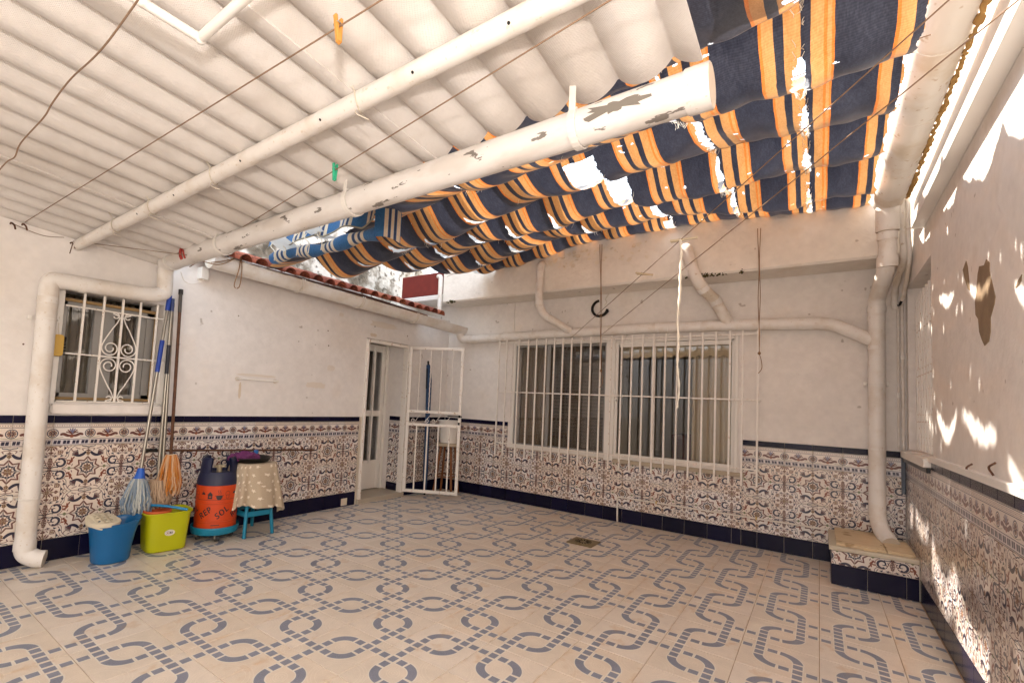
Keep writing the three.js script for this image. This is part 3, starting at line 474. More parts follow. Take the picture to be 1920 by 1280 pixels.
function sheetGeo(x0, x1, z0, z1, dy, tk) {
  const nx = Math.max(8, Math.round((x1 - x0) / PITCH * 28)), nz = 6, pos = [], uv = [], idx = [];
  const lay = (off) => { const b = pos.length / 3; for (let j = 0; j <= nz; j++) for (let i = 0; i <= nx; i++) { const x = lerp(x0, x1, i / nx), z = lerp(z0, z1, j / nz); pos.push(x, roofY(x, z) + wave(x) + dy + off, z); uv.push(x, z); } for (let j = 0; j < nz; j++) for (let i = 0; i < nx; i++) { const a = b + j * (nx + 1) + i, c = a + nx + 1; off > 0 ? idx.push(a, c, a + 1, c, c + 1, a + 1) : idx.push(a, a + 1, c, c, a + 1, c + 1); } return b; };
  const lo = lay(0), hi = lay(tk);
  const edge = (a, b, c, d) => { const o = pos.length / 3; for (const k of [a, b, c, d]) { pos.push(pos[3 * k], pos[3 * k + 1], pos[3 * k + 2]); uv.push(pos[3 * k], pos[3 * k + 1] + pos[3 * k + 2]); } idx.push(o, o + 1, o + 2, o + 1, o + 3, o + 2); };
  for (let i = 0; i < nx; i++) { edge(lo + i, lo + i + 1, hi + i, hi + i + 1); const e = nz * (nx + 1); edge(lo + e + i, lo + e + i + 1, hi + e + i, hi + e + i + 1); }
  for (let j = 0; j < nz; j++) { const a = j * (nx + 1), c = a + nx + 1; edge(lo + a, lo + c, hi + a, hi + c); edge(lo + a + nx, lo + c + nx, hi + a + nx, hi + c + nx); }
  const g = new THREE.BufferGeometry(); g.setAttribute('position', new THREE.Float32BufferAttribute(pos, 3)); g.setAttribute('uv', new THREE.Float32BufferAttribute(uv, 2)); g.setIndex(idx); g.computeVertexNormals(); return g;
}
const RX1 = 3.755, ZE = 3.50, ZB = 7.2;
{ const xs = [-.06, .93, 1.82, 2.71, RX1]; for (let i = 0; i < 4; i++) part('roof_sheet', sheetGeo(xs[i] - (i ? .05 : 0), xs[i + 1], ZE + rr(-.015, .015), ZB, i % 2 ? .0065 : 0, .006), M.sheet, roof); }
// purlin pipe under the sheets, with wire ties
const pur = (x) => V(x, roofY(x, 4.03) - .0615, 4.07 - .03 * x);
M.flaky = std({ map: dataTex(1024, 512, (u, v) => { const a = fbm(u, v, 5, 5, 221); let c = mix3(rgb(230, 225, 220), rgb(214, 206, 198), sstep(.4, .7, a)); return mix3(c, rgb(112, 104, 96), sstep(.715, .725, fbm(u, v, 16, 5, 233)) * .85); }, true), roughness: .6 });
M.flaky.map.repeat.set(2, .8);
const purlin = thing('purlin_pipe', 'white painted pipe carrying the corrugated sheets', 'pipe');
part('pipe', sweep([pur(-.02), pur(1.2), pur(2.4), pur(3.8)], .034, 18), M.pvc, purlin);
for (const x of [1.0, 1.42, 2.02, 2.55, 3.0, 3.35]) { const c = pur(x); part('screw_hole', sweep([V(c.x, c.y - .02, c.z + .0275), V(c.x, c.y - .021, c.z + .0285)], .005, 8), M.dark, purlin); }
for (const x of [.65, 1.12, 1.75, 2.72]) { const c = pur(x), l = []; for (let k = 0; k <= 14; k++) { const a = k / 14 * 2 * PI; l.push(V(c.x + .012 * Math.sin(a + x) + .02 * Math.cos(a), c.y + .0375 * Math.sin(a), c.z + .0375 * Math.cos(a))); } part('wire_tie', sweep(l, .0026, 5), M.string, purlin); part('tie_end', sweep(spline([V(c.x, c.y - .036, c.z + .01), V(c.x + .02, c.y - .06, c.z + .02), V(c.x + .05, c.y - .075, c.z - .01)], 8), .002, 5), M.string, purlin); part('tie_loop', sweep(spline([V(c.x, c.y + .03, c.z + .02), V(c.x - .005, c.y + .06, c.z + .04), V(c.x - .01, c.y + .075, c.z + .045)], 8), .0022, 5), M.string, purlin); }
// eave gutter: white pipe with flaking paint, along x
const gut = (x) => V(x, 2.085 + .013 * x, 3.555);
const eaveG = thing('eave_gutter', 'white pipe gutter with flaking paint along the roof edge', 'gutter');
part('pipe', sweep([gut(.10), gut(1), gut(2), gut(3), gut(3.76)], .062, 24), M.flaky, eaveG);
part('end_collar', sleeve(gut(3.72), gut(3.79), .067), M.pvc, eaveG);
part('bare_patch', (() => { const s = new THREE.Shape(); const r = mulberry(5); for (let k = 0; k < 26; k++) { const a = k / 26 * 2 * PI, q = (.6 + .6 * r()) * (Math.abs(Math.cos(a)) > .6 ? 1.3 : .7); const x = .085 * q * Math.cos(a), y = .45 * q * Math.sin(a); k ? s.lineTo(x, y) : s.moveTo(x, y); } const g = new THREE.ShapeGeometry(s, 2), p = g.attributes.position; for (let i = 0; i < p.count; i++) { const c = gut(3.52 + p.getX(i)), a = .55 + p.getY(i) * .9; p.setXYZ(i, c.x, c.y + .0632 * Math.sin(-a + .5), c.z + .0632 * Math.cos(-a + .5)); } g.computeVertexNormals(); return g; })(), paint(0x7d766d, .9), eaveG, 'grey patch where paint has flaked off');
for (const x of [.22, .95, 2.2, 3.37]) {
  const c = gut(x), l = []; for (let k = 0; k <= 16; k++) { const a = lerp(-.25 * PI, 1.15 * PI, k / 16); l.push(V(c.x, c.y - .067 * Math.sin(a), c.z + .067 * Math.cos(a))); }
  const b = part('bracket', merge(l.slice(0, -1).map((q, i) => { const n = l[i + 1], m = q.clone().add(n).multiplyScalar(.5), g = new THREE.BoxGeometry(.028, .006, q.distanceTo(n) * 1.15); g.lookAt(n.clone().sub(q)); g.translate(m.x, m.y, m.z); return g; })), M.white, eaveG);
  part('strap', softBox(c.x - .012, c.y + .03, c.z + .055, c.x + .012, roofY(x, c.z) + .0, c.z + .061, .002), M.white, b);
}
// the elbow and downpipe that lead this gutter to the floor
const dp = thing('downpipe', 'white plastic downpipe running over the small window to the floor', 'pipe');
{
  const P = bend([gut(.30), gut(.085), V(.085, 1.90, 3.545), V(.085, 1.862, 3.545), V(.085, 1.832, 3.62), V(.075, 1.812, 4.2), V(.07, 1.76, 4.205), V(.068, .09, 4.19), V(.10, .055, 4.14), V(.12, .05, 4.10)], .11, 10);
  part('pipe', sweep(P, .052, 20), M.pvc, dp);
  part('collar', sleeve(gut(.115), gut(.17), .060), M.pvc, dp); part('collar', sleeve(gut(.19), gut(.235), .0635), M.pvc, dp);
  part('collar', sleeve(V(.068, .17, 4.19), V(.068, .11, 4.19), .0565), M.pvc, dp); part('collar', sleeve(V(.072, 1.66, 4.205), V(.072, 1.70, 4.205), .0545), M.pvc, dp); part('collar', sleeve(V(.075, 1.813, 4.02), V(.075, 1.814, 4.06), .0545), M.pvc, dp);
  for (const y of [1.56, .43]) { part('clamp', merge([ring(V(.07, y, 4.2), V(0, 1, 0), .054, .0035, 24), softBox(0, y - .012, 4.262, .03, y + .012, 4.285, .003), softBox(0, y - .012, 4.118, .03, y + .012, 4.14, .003)]), M.white, dp); }
}
// ── gutter along the annex eave ──
const ag = thing('annex_gutter', 'long white half-round gutter below the clay tiles', 'gutter');
{
  const A = V(.235, 2.165, 3.30), B = V(.29, 2.085, .10), pr = [];
  const N = 24, r = .088, pos = [], uv = [], idx = [], wall = .004;
  const dir = B.clone().sub(A).normalize(), sd = V(1, 0, 0);
  for (let i = 0; i <= 1; i++) { const c = i ? B : A; for (const q of [r, r - wall]) for (let k = 0; k <= N; k++) { const a = PI + k / N * PI; pos.push(c.x + q * Math.cos(a), c.y + q * Math.sin(a) + .02, c.z); uv.push(k * .01, i * 3.2); } }
  const W = 2 * (N + 1); for (let k = 0; k < N; k++) { idx.push(k, k + 1, W + k, k + 1, W + k + 1, W + k); const o = N + 1; idx.push(o + k, W + o + k, o + k + 1, o + k + 1, W + o + k, W + o + k + 1); }
  for (const i of [0, 1]) for (let k = 0; k < N; k++) { const o = i * W; idx.push(o + k, o + N + 1 + k, o + k + 1, o + k + 1, o + N + 1 + k, o + N + 2 + k); }
  idx.push(0, W, N + 1, N + 1, W, W + N + 1, N, 2 * N + 1, W + N, 2 * N + 1, W + 2 * N + 1, W + N);
  const g = new THREE.BufferGeometry(); g.setAttribute('position', new THREE.Float32BufferAttribute(pos, 3)); g.setAttribute('uv', new THREE.Float32BufferAttribute(uv, 2)); g.setIndex(idx); const gg = g.toNonIndexed(); gg.computeVertexNormals(); part('trough', gg, M.pvc, ag);
  part('bead', sweep([A.clone().add(V(r, .022, 0)), B.clone().add(V(r, .022, 0))], .006, 8), M.pvcDirty, ag);
  part('end_cap', (() => { const s = new THREE.Shape(); s.moveTo(-r, .02); for (let k = 0; k <= 20; k++) { const a = PI + k / 20 * PI; s.lineTo(r * Math.cos(a), r * Math.sin(a) + .02); } const e = new THREE.ExtrudeGeometry(s, { depth: .006, bevelEnabled: false }); e.translate(B.x, B.y, B.z - .006); return e; })(), M.pvcDirty, ag);
  part('end_cap', (() => { const s = new THREE.Shape(); s.moveTo(-r, .02); for (let k = 0; k <= 20; k++) { const a = PI + k / 20 * PI; s.lineTo(r * Math.cos(a), r * Math.sin(a) + .02); } const e = new THREE.ExtrudeGeometry(s, { depth: .006, bevelEnabled: false }); e.translate(A.x, A.y, A.z); return e; })(), M.pvcDirty, ag);
  for (const z of [2.52, 1.82, 1.02]) { const c = A.clone().lerp(B, (3.30 - z) / 3.2), l = []; for (let k = 0; k <= 18; k++) { const a = PI + k / 18 * PI; l.push(V(c.x + .092 * Math.cos(a), c.y + .092 * Math.sin(a) + .02, c.z)); } l.push(V(c.x + .086, c.y + .035, c.z)); part('bracket', merge([sweep(l, .0055, 6), sweep(l.map((q) => q.clone().add(V(0, 0, .022))), .0055, 6)]), M.pvcDirty, ag); }
}
// ── drains on the house wall ──
const hp = thing('drain_pipe', 'long horizontal white drain pipe over the barred window', 'pipe');
{
  const main = [V(.29, 2.06, .16), V(.30, 1.965, .12), V(.42, 1.962, .075), V(1.3, 1.982, .07), V(2.55, 2.0, .07), V(3.5, 1.988, .07), V(4.12, 1.965, .085), V(4.40, 1.80, .115)];
  part('pipe', sweep(bend(main, .09, 8), .052, 20), M.pvc, hp);
  for (const [x, y] of [[.94, 1.975], [2.72, 1.999], [3.1, 1.995], [3.62, 1.985], [3.98, 1.972]]) part('collar', sleeve(V(x, y, .07), V(x + .035, y, .07), .0545), M.pvc, hp);
  for (const x of [.92, 2.42, 2.84]) part('clamp', merge([ring(V(x, 1.985, .07), V(1, 0, 0), .0535, .003, 24), sweep([V(x, 1.93, .07), V(x, 1.915, .07)], .008, 8)]), M.white, hp);
}
const v1 = thing('drain_pipe', 'short drain pipe dropping from the ledge near the annex corner', 'pipe');
part('pipe', sweep(bend([V(1.575, 2.705, .36), V(1.575, 2.705, .43), V(1.57, 2.28, .42), V(1.60, 2.155, .38), V(1.80, 2.01, .10)], .07, 8), .043, 18), M.pvc, v1); part('collar', sleeve(V(1.574, 2.62, .428), V(1.574, 2.66, .428), .047), M.pvc, v1); part('collar', sleeve(V(1.571, 2.30, .42), V(1.571, 2.255, .42), .047), M.pvc, v1);
const v2 = thing('drain_pipe', 'short crooked drain pipe dropping from the ledge by the black moss', 'pipe');
part('pipe', sweep(bend([V(3.05, 2.67, .36), V(3.06, 2.66, .43), V(3.15, 2.37, .42), V(3.20, 2.28, .38), V(3.27, 2.21, .22), V(3.36, 2.02, .08)], .06, 8), .05, 18), M.pvcDirty, v2); part('collar', sleeve(V(3.19, 2.30, .39), V(3.21, 2.265, .36), .0545), M.pvc, v2); part('collar', sleeve(V(3.265, 2.22, .24), V(3.285, 2.18, .19), .0545), M.pvc, v2);
const v3 = thing('drain_pipe', 'thin vertical pipe beside the red painted block', 'pipe');
part('pipe', sweep(bend([V(.06, 2.76, .36), V(.135, 2.745, .40), V(.14, 2.28, .40)], .04, 6), .028, 14), M.pvc, v3);
// main stack in the corner
const stack = thing('drain_stack', 'thick white drain stack in the corner above the inspection box', 'pipe');
{
  part('pipe', sweep(bend([V(4.45, 2.80, .50), V(4.45, 2.36, .46), V(4.44, 2.27, .42), V(4.415, 2.14, .16), V(4.412, 2.05, .125), V(4.41, .43, .12), V(4.43, .34, .17), V(4.47, .28, .33)], .10, 10), .0535, 22), M.pvc, stack);
  for (const [a, b, r] of [[V(4.45, 2.74, .495), V(4.45, 2.56, .48), .07], [V(4.45, 2.555, .478), V(4.45, 2.50, .472), .061], [V(4.45, 2.38, .462), V(4.45, 2.30, .455), .062], [V(4.412, 2.07, .127), V(4.412, 2.03, .125), .06], [V(4.411, 1.99, .124), V(4.411, 1.96, .124), .057], [V(4.41, 1.76, .122), V(4.41, 1.73, .122), .056], [V(4.41, .96, .12), V(4.41, .945, .12), .0555], [V(4.41, .44, .12), V(4.41, .42, .12), .056]]) part('collar', sleeve(a, b, r), M.pvc, stack);
  part('clamp', merge([ring(V(4.41, 1.465, .12), V(0, 1, 0), .056, .0035, 24), softBox(4.335, 1.45, .004, 4.352, 1.48, .1, .003), softBox(4.468, 1.45, .004, 4.485, 1.48, .1, .003)]), M.white, stack);
}
// big gutter along the top of the side wall
const sg = thing('side_gutter', 'wide stained white gutter along the top of the side wall', 'gutter');
part('trough', sweep([V(4.455, 2.80, .46), V(4.46, 2.81, 1.6), V(4.465, 2.82, 2.8), V(4.475, 2.83, 5.0)], .092, 26), M.pvcDirty, sg);
for (const z of [.62, 1.05, 1.75, 2.35, 3.0]) { part('joint', ring(V(4.458 + z * .003, 2.803 + z * .006, z), V(0, 0, 1), .0935, .0035, 28), M.pvcDirty, sg); }
part('foam_bead', sweep(Array.from({ length: 150 }, (_, i) => V(4.552 + rr(-.006, .006), 2.765 + rr(-.008, .008), .55 + i * .016)), (t) => .004 + .010 * Math.pow(fbm(t, .3, 40, 3, 9), 1.6) * 2, 6), paint(0xb08a52, 1), sg, 'crumbling brown sealant behind the gutter');
const rail = thing('awning_rail', 'white aluminium channel fixed along the side wall', 'rail');
part('channel', merge([softBox(WX - .062, 2.44, .87, WX - .001, 2.448, 5, .002), softBox(WX - .066, 2.44, .87, WX - .0625, 2.505, 5, .001), softBox(WX - .061, 2.475, .88, WX - .001, 2.481, 5, .001)]), M.white, rail); part('end_cap', softBox(WX - .064, 2.438, .862, WX - .001, 2.50, .869, .001), M.white, rail);
// conduits and old corrugated hoses in the corner
const cd = thing('conduit_pipe', 'pair of thin conduits in the corner beside the deep window', 'conduit');
part('conduit', sweep([V(4.548, 2.10, .03), V(4.546, .96, .03)], .008, 8), M.pvc, cd); part('conduit', sweep([V(4.572, 2.10, .03), V(4.574, .96, .03)], .011, 8), M.pvc, cd); part('joint', sleeve(V(4.546, 1.36, .03), V(4.546, 1.40, .03), .0125), M.white, cd); part('clip', sleeve(V(4.572, 1.66, .03), V(4.572, 1.69, .03), .015), M.white, cd);
const hs = thing('cable_sleeve', 'sagging pale cable sleeves hanging in the wall corner', 'conduit');
part('sleeve', sweep(spline([V(4.53, 2.80, .48), V(4.535, 2.62, .44), V(4.545, 2.46, .41), V(4.55, 2.36, .36), V(4.53, 2.26, .2), V(4.525, 2.16, .06), V(4.53, 2.06, .04)], 40), (t) => .022 + .003 * Math.sin(t * 300), 12), M.pvcDirty, hs); part('sleeve', sweep(spline([V(4.56, 2.78, .5), V(4.565, 2.55, .46), V(4.575, 2.4, .42), V(4.575, 2.27, .3), V(4.57, 2.12, .08)], 30), .014, 10), M.pvcDirty, hs); part('cable', sweep(spline([V(4.53, 2.09, .045), V(4.555, 2.085, .07), V(4.57, 2.13, .06), V(4.548, 2.08, .035)], 20), .006, 6), M.dark, hs);
// thin water pipe low on the house wall
const wp = thing('water_pipe', 'thin white water pipe running low along the tiled house wall', 'pipe');
part('pipe', sweep(bend([V(2.367, .004, .028), V(2.362, .259, .028), V(4.13, .262, .028), V(4.45, .27, .028)], .02, 5), .0085, 10), M.pvc, wp); for (const x of [2.75, 3.6]) part('clip', softBox(x - .006, .25, .009, x + .006, .274, .042, .002), paint(0xc9ab63, .6), wp);
// ───────── striped awning, scalloped over cross wires, torn along its seams ─────────
const zw = [.345, .66, 1.26, 1.90, 2.56, 3.2, 3.85, 4.5];
const AXR = 4.36, PER = .38;
const pw = (x, tab) => { for (let i = 1; i < tab.length; i++) if (x <= tab[i][0] || i === tab.length - 1) { const [a, b] = tab[i - 1], [c, d] = tab[i]; return lerp(b, d, clamp((x - a) / (c - a), 0, 1)); } };
const farY = (x) => pw(x, [[.3, 2.66], [.97, 2.76], [2.0, 2.90], [3.0, 2.92], [3.9, 2.855], [4.4, 2.84]]);
const nearY = (x) => pw(x, [[.3, 2.20], [1.5, 2.33], [3.0, 2.42], [3.7, 2.50], [4.4, 2.56]]);
function awnY(x, z) {
  const s = clamp((z - .36) / 3, 0, 1.45), e = 1 + 1.2 * clamp(x / 4.2, 0, 1);
  let y = farY(x) + (nearY(x) - farY(x)) * Math.pow(s, e); if (s > 1) y = nearY(x) + (s - 1) * .1;
  let k = 0; while (k < zw.length - 2 && z > zw[k + 1]) k++;
  const t = clamp((z - zw[k]) / (zw[k + 1] - zw[k]), 0, 1), droop = .135 + .04 * Math.sin(k * 2.1 + x * 1.3) + .028 * Math.sin(x * 5.1 + k * 1.7) + .012 * Math.sin(x * 11 + k * 3);
  y -= droop * (zw[k + 1] - zw[k]) / .64 * 4 * t * (1 - t) * (1 - .12 * Math.sin(t * PI * 2));
  y = Math.max(y, lerp(-9, roofY(x, z) + .07, sstep(3.1, 3.42, z) > .98 && x < 3.86 ? 1 : 0)); if (x < 3.86 && z > 3.2 && z < 3.42) y = Math.max(y, lerp(roofY(x, 3.42) - .08, roofY(x, 3.42) + .07, sstep(3.2, 3.42, z)));
  return y + .014 * (fbm(x / 8, z / 16 + .2, 24, 4, 17) - .5) * 2 + .008 * Math.sin(x * 17 + z * 2.2) * Math.sin(t * PI) + .004 * Math.sin(x * 43 + z * 7);
}
const leftX = (z) => pw(z, [[.3, .98], [1.0, .72], [2.0, .58], [3.0, .46], [3.3, .44]]) + .02 * Math.sin(z * 9);
const nicks = []; { const r = mulberry(77); for (let i = 0; i < 70; i++) { const grp = Math.floor(r() * 10), st = [.025, .115, .2][Math.floor(r() * 3)]; nicks.push([3.87 - grp % 4 * PER + st + (r() - .5) * .03, .4 + r() * 3, .010 + r() * .014, .0035 + r() * .003]); } for (let i = 0; i < 30; i++) nicks.push([2.8 + r() * 1.5, .4 + r() * 3, .007 + r() * .008, .007 + r() * .007]); }
const nickGrid = {}; for (const n of nicks) { const k = Math.round(n[0] * 10) + '_' + Math.round(n[1] * 10); for (let a = -1; a <= 1; a++) for (let b = -1; b <= 1; b++) { const q = (Math.round(n[0] * 10) + a) + '_' + (Math.round(n[1] * 10) + b); (nickGrid[q] ??= []).push(n); } }
function torn(x, z) {
  let k = 0; while (k < zw.length - 2 && z > zw[k + 1]) k++;
  const t = (z - zw[k]) / (zw[k + 1] - zw[k]), w = fbm((x + 3) / 8, (z + 3) / 8, 160, 3, 3) - .5, wx = x + w * .03;
  if (Math.abs(wx - 3.985) < (k >= 4 ? .03 : .017) * Math.sqrt(Math.max(0, Math.sin(PI * clamp((t - .22) / .58, 0, 1))))) return k !== 0 || t > .3;
  if (k >= 1 && k <= 4 && Math.abs(wx - 3.535 + (k === 4 ? .02 : 0)) < .02 * Math.sqrt(Math.max(0, Math.sin(PI * clamp((t - .15) / .8, 0, 1)))) * (k === 4 ? 1.3 : 1)) return true;
  if (z > 1.34 && z < 2.50 && wx > 2.80 + .05 * (2.5 - z) && wx < 2.985) return true;
  if (z > .74 && z < 1.22 && wx > 2.925 && wx < 2.985) return true; if (z > .43 && z < .62 && wx > 2.90 && wx < 2.98) return true;
  for (const [c, seg, h] of [[2.37, [1, 2, 4], .018], [1.98, [2, 3], .016], [1.61, [1, 2, 3, 4], .022], [1.22, [1, 2, 3], .02], [.86, [1, 2, 3, 4], .018]]) if (seg.includes(k) && Math.abs(wx - c - .02 * Math.sin(k * 5)) < h * Math.sqrt(Math.max(0, Math.sin(PI * clamp((t - .12 - .05 * (k % 3)) / .62, 0, 1))))) return true;
  for (const [a, b, p, q] of nickGrid[Math.round(x * 10) + '_' + Math.round(z * 10)] ?? []) if (Math.abs(x - a) / p + Math.abs(z - b + (x - a) * .2) / q < 1) return true;
  return false;
}
const stripe = (u) => { // u in 0..1 across one 38 cm repeat, starting with the wide dark band
  const m = u * .38, dark = rgb(41, 43, 54), o = rgb(188, 134, 80), oe = rgb(196, 112, 46);
  if (m < .148) return [dark, 0]; const g = m - .148;
  if (g < .046) return [g < .01 ? oe : o, 1]; if (g < .075) return [dark, 0]; if (g < .124) return [o, 1]; if (g < .153) return [dark, 0]; if (g < .20) return [g > .19 ? oe : o, 1]; if (g < .22) return [g > .212 ? oe : o, 1]; return [dark, 0];
};
const clothMap = dataTex(1024, 512, (u, v) => { const wob = (fbm(u, v, 8, 4, 301) - .5) * .022; const [c] = stripe((u + wob + 1) % 1); const k = (fbm(u, v, 90, 2, 305) - .5) * .1 + (fbm(u, v, 4, 4, 309) - .5) * .12 + .02 * Math.sin(v * 2 * PI * 90); return [c[0] + k, c[1] + k, c[2] + k]; }, true);
clothMap.repeat.set(1, 1);
M.awning = new THREE.MeshPhysicalMaterial({ map: clothMap, roughness: .95, transmission: .30, thickness: 0, side: THREE.DoubleSide });
function clothPatch(fn, nu, nv, per) { const pos = [], uv = [], idx = []; for (let j = 0; j <= nv; j++) for (let i = 0; i <= nu; i++) { const q = fn(i / nu, j / nv); pos.push(q.x, q.y, q.z); uv.push(i / nu * per, j / nv * .5); } for (let j = 0; j < nv; j++) for (let i = 0; i < nu; i++) { const a = j * (nu + 1) + i, b = a + nu + 1; idx.push(a, b, a + 1, b, b + 1, a + 1); } const g = new THREE.BufferGeometry(); g.setAttribute('position', new THREE.Float32BufferAttribute(pos, 3)); g.setAttribute('uv', new THREE.Float32BufferAttribute(uv, 2)); g.setIndex(idx); g.computeVertexNormals(); return g; }
const awn = thing('striped_awning', 'torn navy and orange striped awning sagging over cross wires', 'awning');
{
  const nx = 880, nz = 560, x0 = .40, x1 = AXR, z0 = .345, z1 = 4.4, pos = [], uv = [], idx = [], jr = mulberry(4);
  for (let j = 0; j <= nz; j++) for (let i = 0; i <= nx; i++) { const inner = i && j && i < nx && j < nz, x = lerp(x0, x1, (i + (inner ? (jr() - .5) * .8 : 0)) / nx), z = lerp(z0, z1, (j + (inner ? (jr() - .5) * .8 : 0)) / nz); pos.push(x, awnY(x, z), z); uv.push((x - 4.10) / PER + 20, z / .7); }
  for (let j = 0; j < nz; j++) for (let i = 0; i < nx; i++) {
    const x = lerp(x0, x1, (i + .5) / nx), z = lerp(z0, z1, (j + .5) / nz);
    if (z > 3.8 && x < 3.80) continue; if (x < 1.62 + .05 * Math.sin(z * 9) && z > 2.95 + .03 * Math.sin(x * 14)) continue; if (x < leftX(z)) continue; if (x > 4.35 - .012 * Math.max(0, z - .4) + .006 * Math.sin(z * 21) + .004 * Math.sin(z * 57)) continue; if (torn(x, z)) continue;
    const a = j * (nx + 1) + i, b = a + nx + 1; idx.push(a, b, a + 1, b, b + 1, a + 1);
  }
  const g = new THREE.BufferGeometry(); g.setAttribute('position', new THREE.Float32BufferAttribute(pos, 3)); g.setAttribute('uv', new THREE.Float32BufferAttribute(uv, 2)); g.setIndex(idx); g.computeVertexNormals();
  part('canopy', g, M.awning, awn);
  for (const z of zw.slice(1, 6)) { const l = []; for (let i = 0; i <= 20; i++) { const x = lerp(.45, 4.4, i / 20); l.push(V(x, awnY(x, z) + .006, z)); } part('cross_wire', sweep(l, .0025, 5), M.wire, awn); }
  // pale cloth strips added over the slits to look white and spread the sun
  const diffCloth = new THREE.MeshPhysicalMaterial({ color: 0xe6e6e2, roughness: .95, transmission: .4, thickness: 0, side: THREE.DoubleSide });
  for (const c of [2.37, 1.98, 1.61, 1.22, .86]) part('diffusing_strip', clothPatch((u, v) => { const x = c + (u - .5) * .16, z = lerp(.40, 3.34, v); return V(x, awnY(x, z) + .022 + .008 * Math.sin(v * 40), z); }, 4, 120, 1), diffCloth, awn);
  // frayed threads hanging from the tears
  const fr = [], r = mulberry(9); for (let i = 0; i < 420; i++) { const col = r() < .55 ? 3.985 : r() < .6 ? 3.535 : [2.985, 2.37, 1.61, 1.22][Math.floor(r() * 4)], z = .5 + r() * 2.8, x = col + (r() < .5 ? -1 : 1) * .018, y = awnY(x, z), l = .012 + r() * .03; fr.push(sweep([V(x, y, z), V(x + (col - x) * .6 * r(), y - l * .6, z + (r() - .5) * .02), V(x + (col - x) * r(), y - l, z + (r() - .5) * .03)], .0011, 3, false)); }
  part('frayed_threads', merge(fr), paint(0xe9e2d2, .95), awn);
}
// the awning's rolled-back blue ends
const blueMap = dataTex(512, 256, (u, v) => { const m = (u * 1.0) % 1; let c = rgb(38, 92, 140); for (const [a, b, q] of [[.28, .40, rgb(206, 190, 166)], [.42, .47, rgb(44, 52, 84)], [.49, .58, rgb(206, 190, 166)], [.60, .65, rgb(44, 52, 84)], [.67, .78, rgb(206, 190, 166)]]) if (m > a && m < b) c = q; const k = (fbm(u, v, 60, 3, 5) - .5) * .12; return [c[0] + k, c[1] + k, c[2] + k]; }, true);
M.blueCloth = new THREE.MeshPhysicalMaterial({ map: blueMap, roughness: .95, transmission: .25, thickness: 0, side: THREE.DoubleSide });
const bl = thing('awning_flap', 'folded blue and beige striped awning end tied behind the gutter', 'awning');
{
  const A = at(512, 492, 'z', 2.98), B = at(712, 448, 'z', 3.02), top = .20;
  part('rolled_hem', clothPatch((u, v) => { const c = A.clone().lerp(B, u), a = lerp(-.6, 3.4, v), r = .042 + .008 * Math.sin(u * 20); return V(c.x, c.y + .03 - r * Math.cos(a) + .012 * Math.sin(u * 9), c.z + r * Math.sin(a)); }, 80, 14, 4.2), M.blueCloth, bl);
  const scal = (u) => .035 * Math.abs(Math.sin(u * PI * 3.2 + .4));
  part('valance', clothPatch((u, v) => { const c = A.clone().lerp(B, u); return V(c.x, c.y + .075 + scal(u) * (1 - v) + v * top, c.z + .055 + .012 * Math.sin(u * 26) * (1 - v) - v * .03); }, 90, 10, 4.6), M.blueCloth, bl);
  const tr = []; for (let i = 0; i <= 60; i++) { const u = i / 60, c = A.clone().lerp(B, u); tr.push(V(c.x, c.y + .075 + scal(u), c.z + .057 + .012 * Math.sin(u * 26))); } part('trim', sweep(tr, .0055, 6), paint(0x8d8674, .9), bl);
  part('side_fold', clothPatch((u, v) => { const c = B.clone(); return V(c.x + .05 * u, c.y + .0 + v * .2 + .02 * Math.sin(u * 3), c.z + .05 - .18 * u); }, 12, 10, .8), M.blueCloth, bl);
  for (let i = 0; i < 5; i++) { const c = A.clone().lerp(B, .08 + i * .12); part('tie_string', sweep(spline([V(c.x, c.y - .01, c.z + .05), V(c.x + .03, c.y + .05, c.z + .07), V(c.x - .02, c.y + .10, c.z + .075), V(c.x + .02, c.y + .17, c.z + .05)], 14), .0035, 5), M.string, bl); }
}
const bf = thing('awning_flap', 'blue awning flap with beige hem hanging past the roof sheet', 'awning');
{
  const hem = [[1306, 60], [1318, 40], [1345, 27], [1385, 20], [1430, 10], [1470, -2]].map(([a, b]) => at(a, b, 'y', 2.44)), cv = new THREE.CatmullRomCurve3(hem);
  part('cloth', clothPatch((u, v) => { const q = cv.getPoint(u); return V(q.x + .02 * v * Math.sin(u * 8), q.y + .03 * v + .012 * Math.sin(u * 12 + v * 4), q.z + v * .62); }, 40, 10, 1.1), M.blueCloth, bf); part('hem', sweep(cv.getPoints(40), .006, 6), paint(0xc8b593, .9), bf);
}

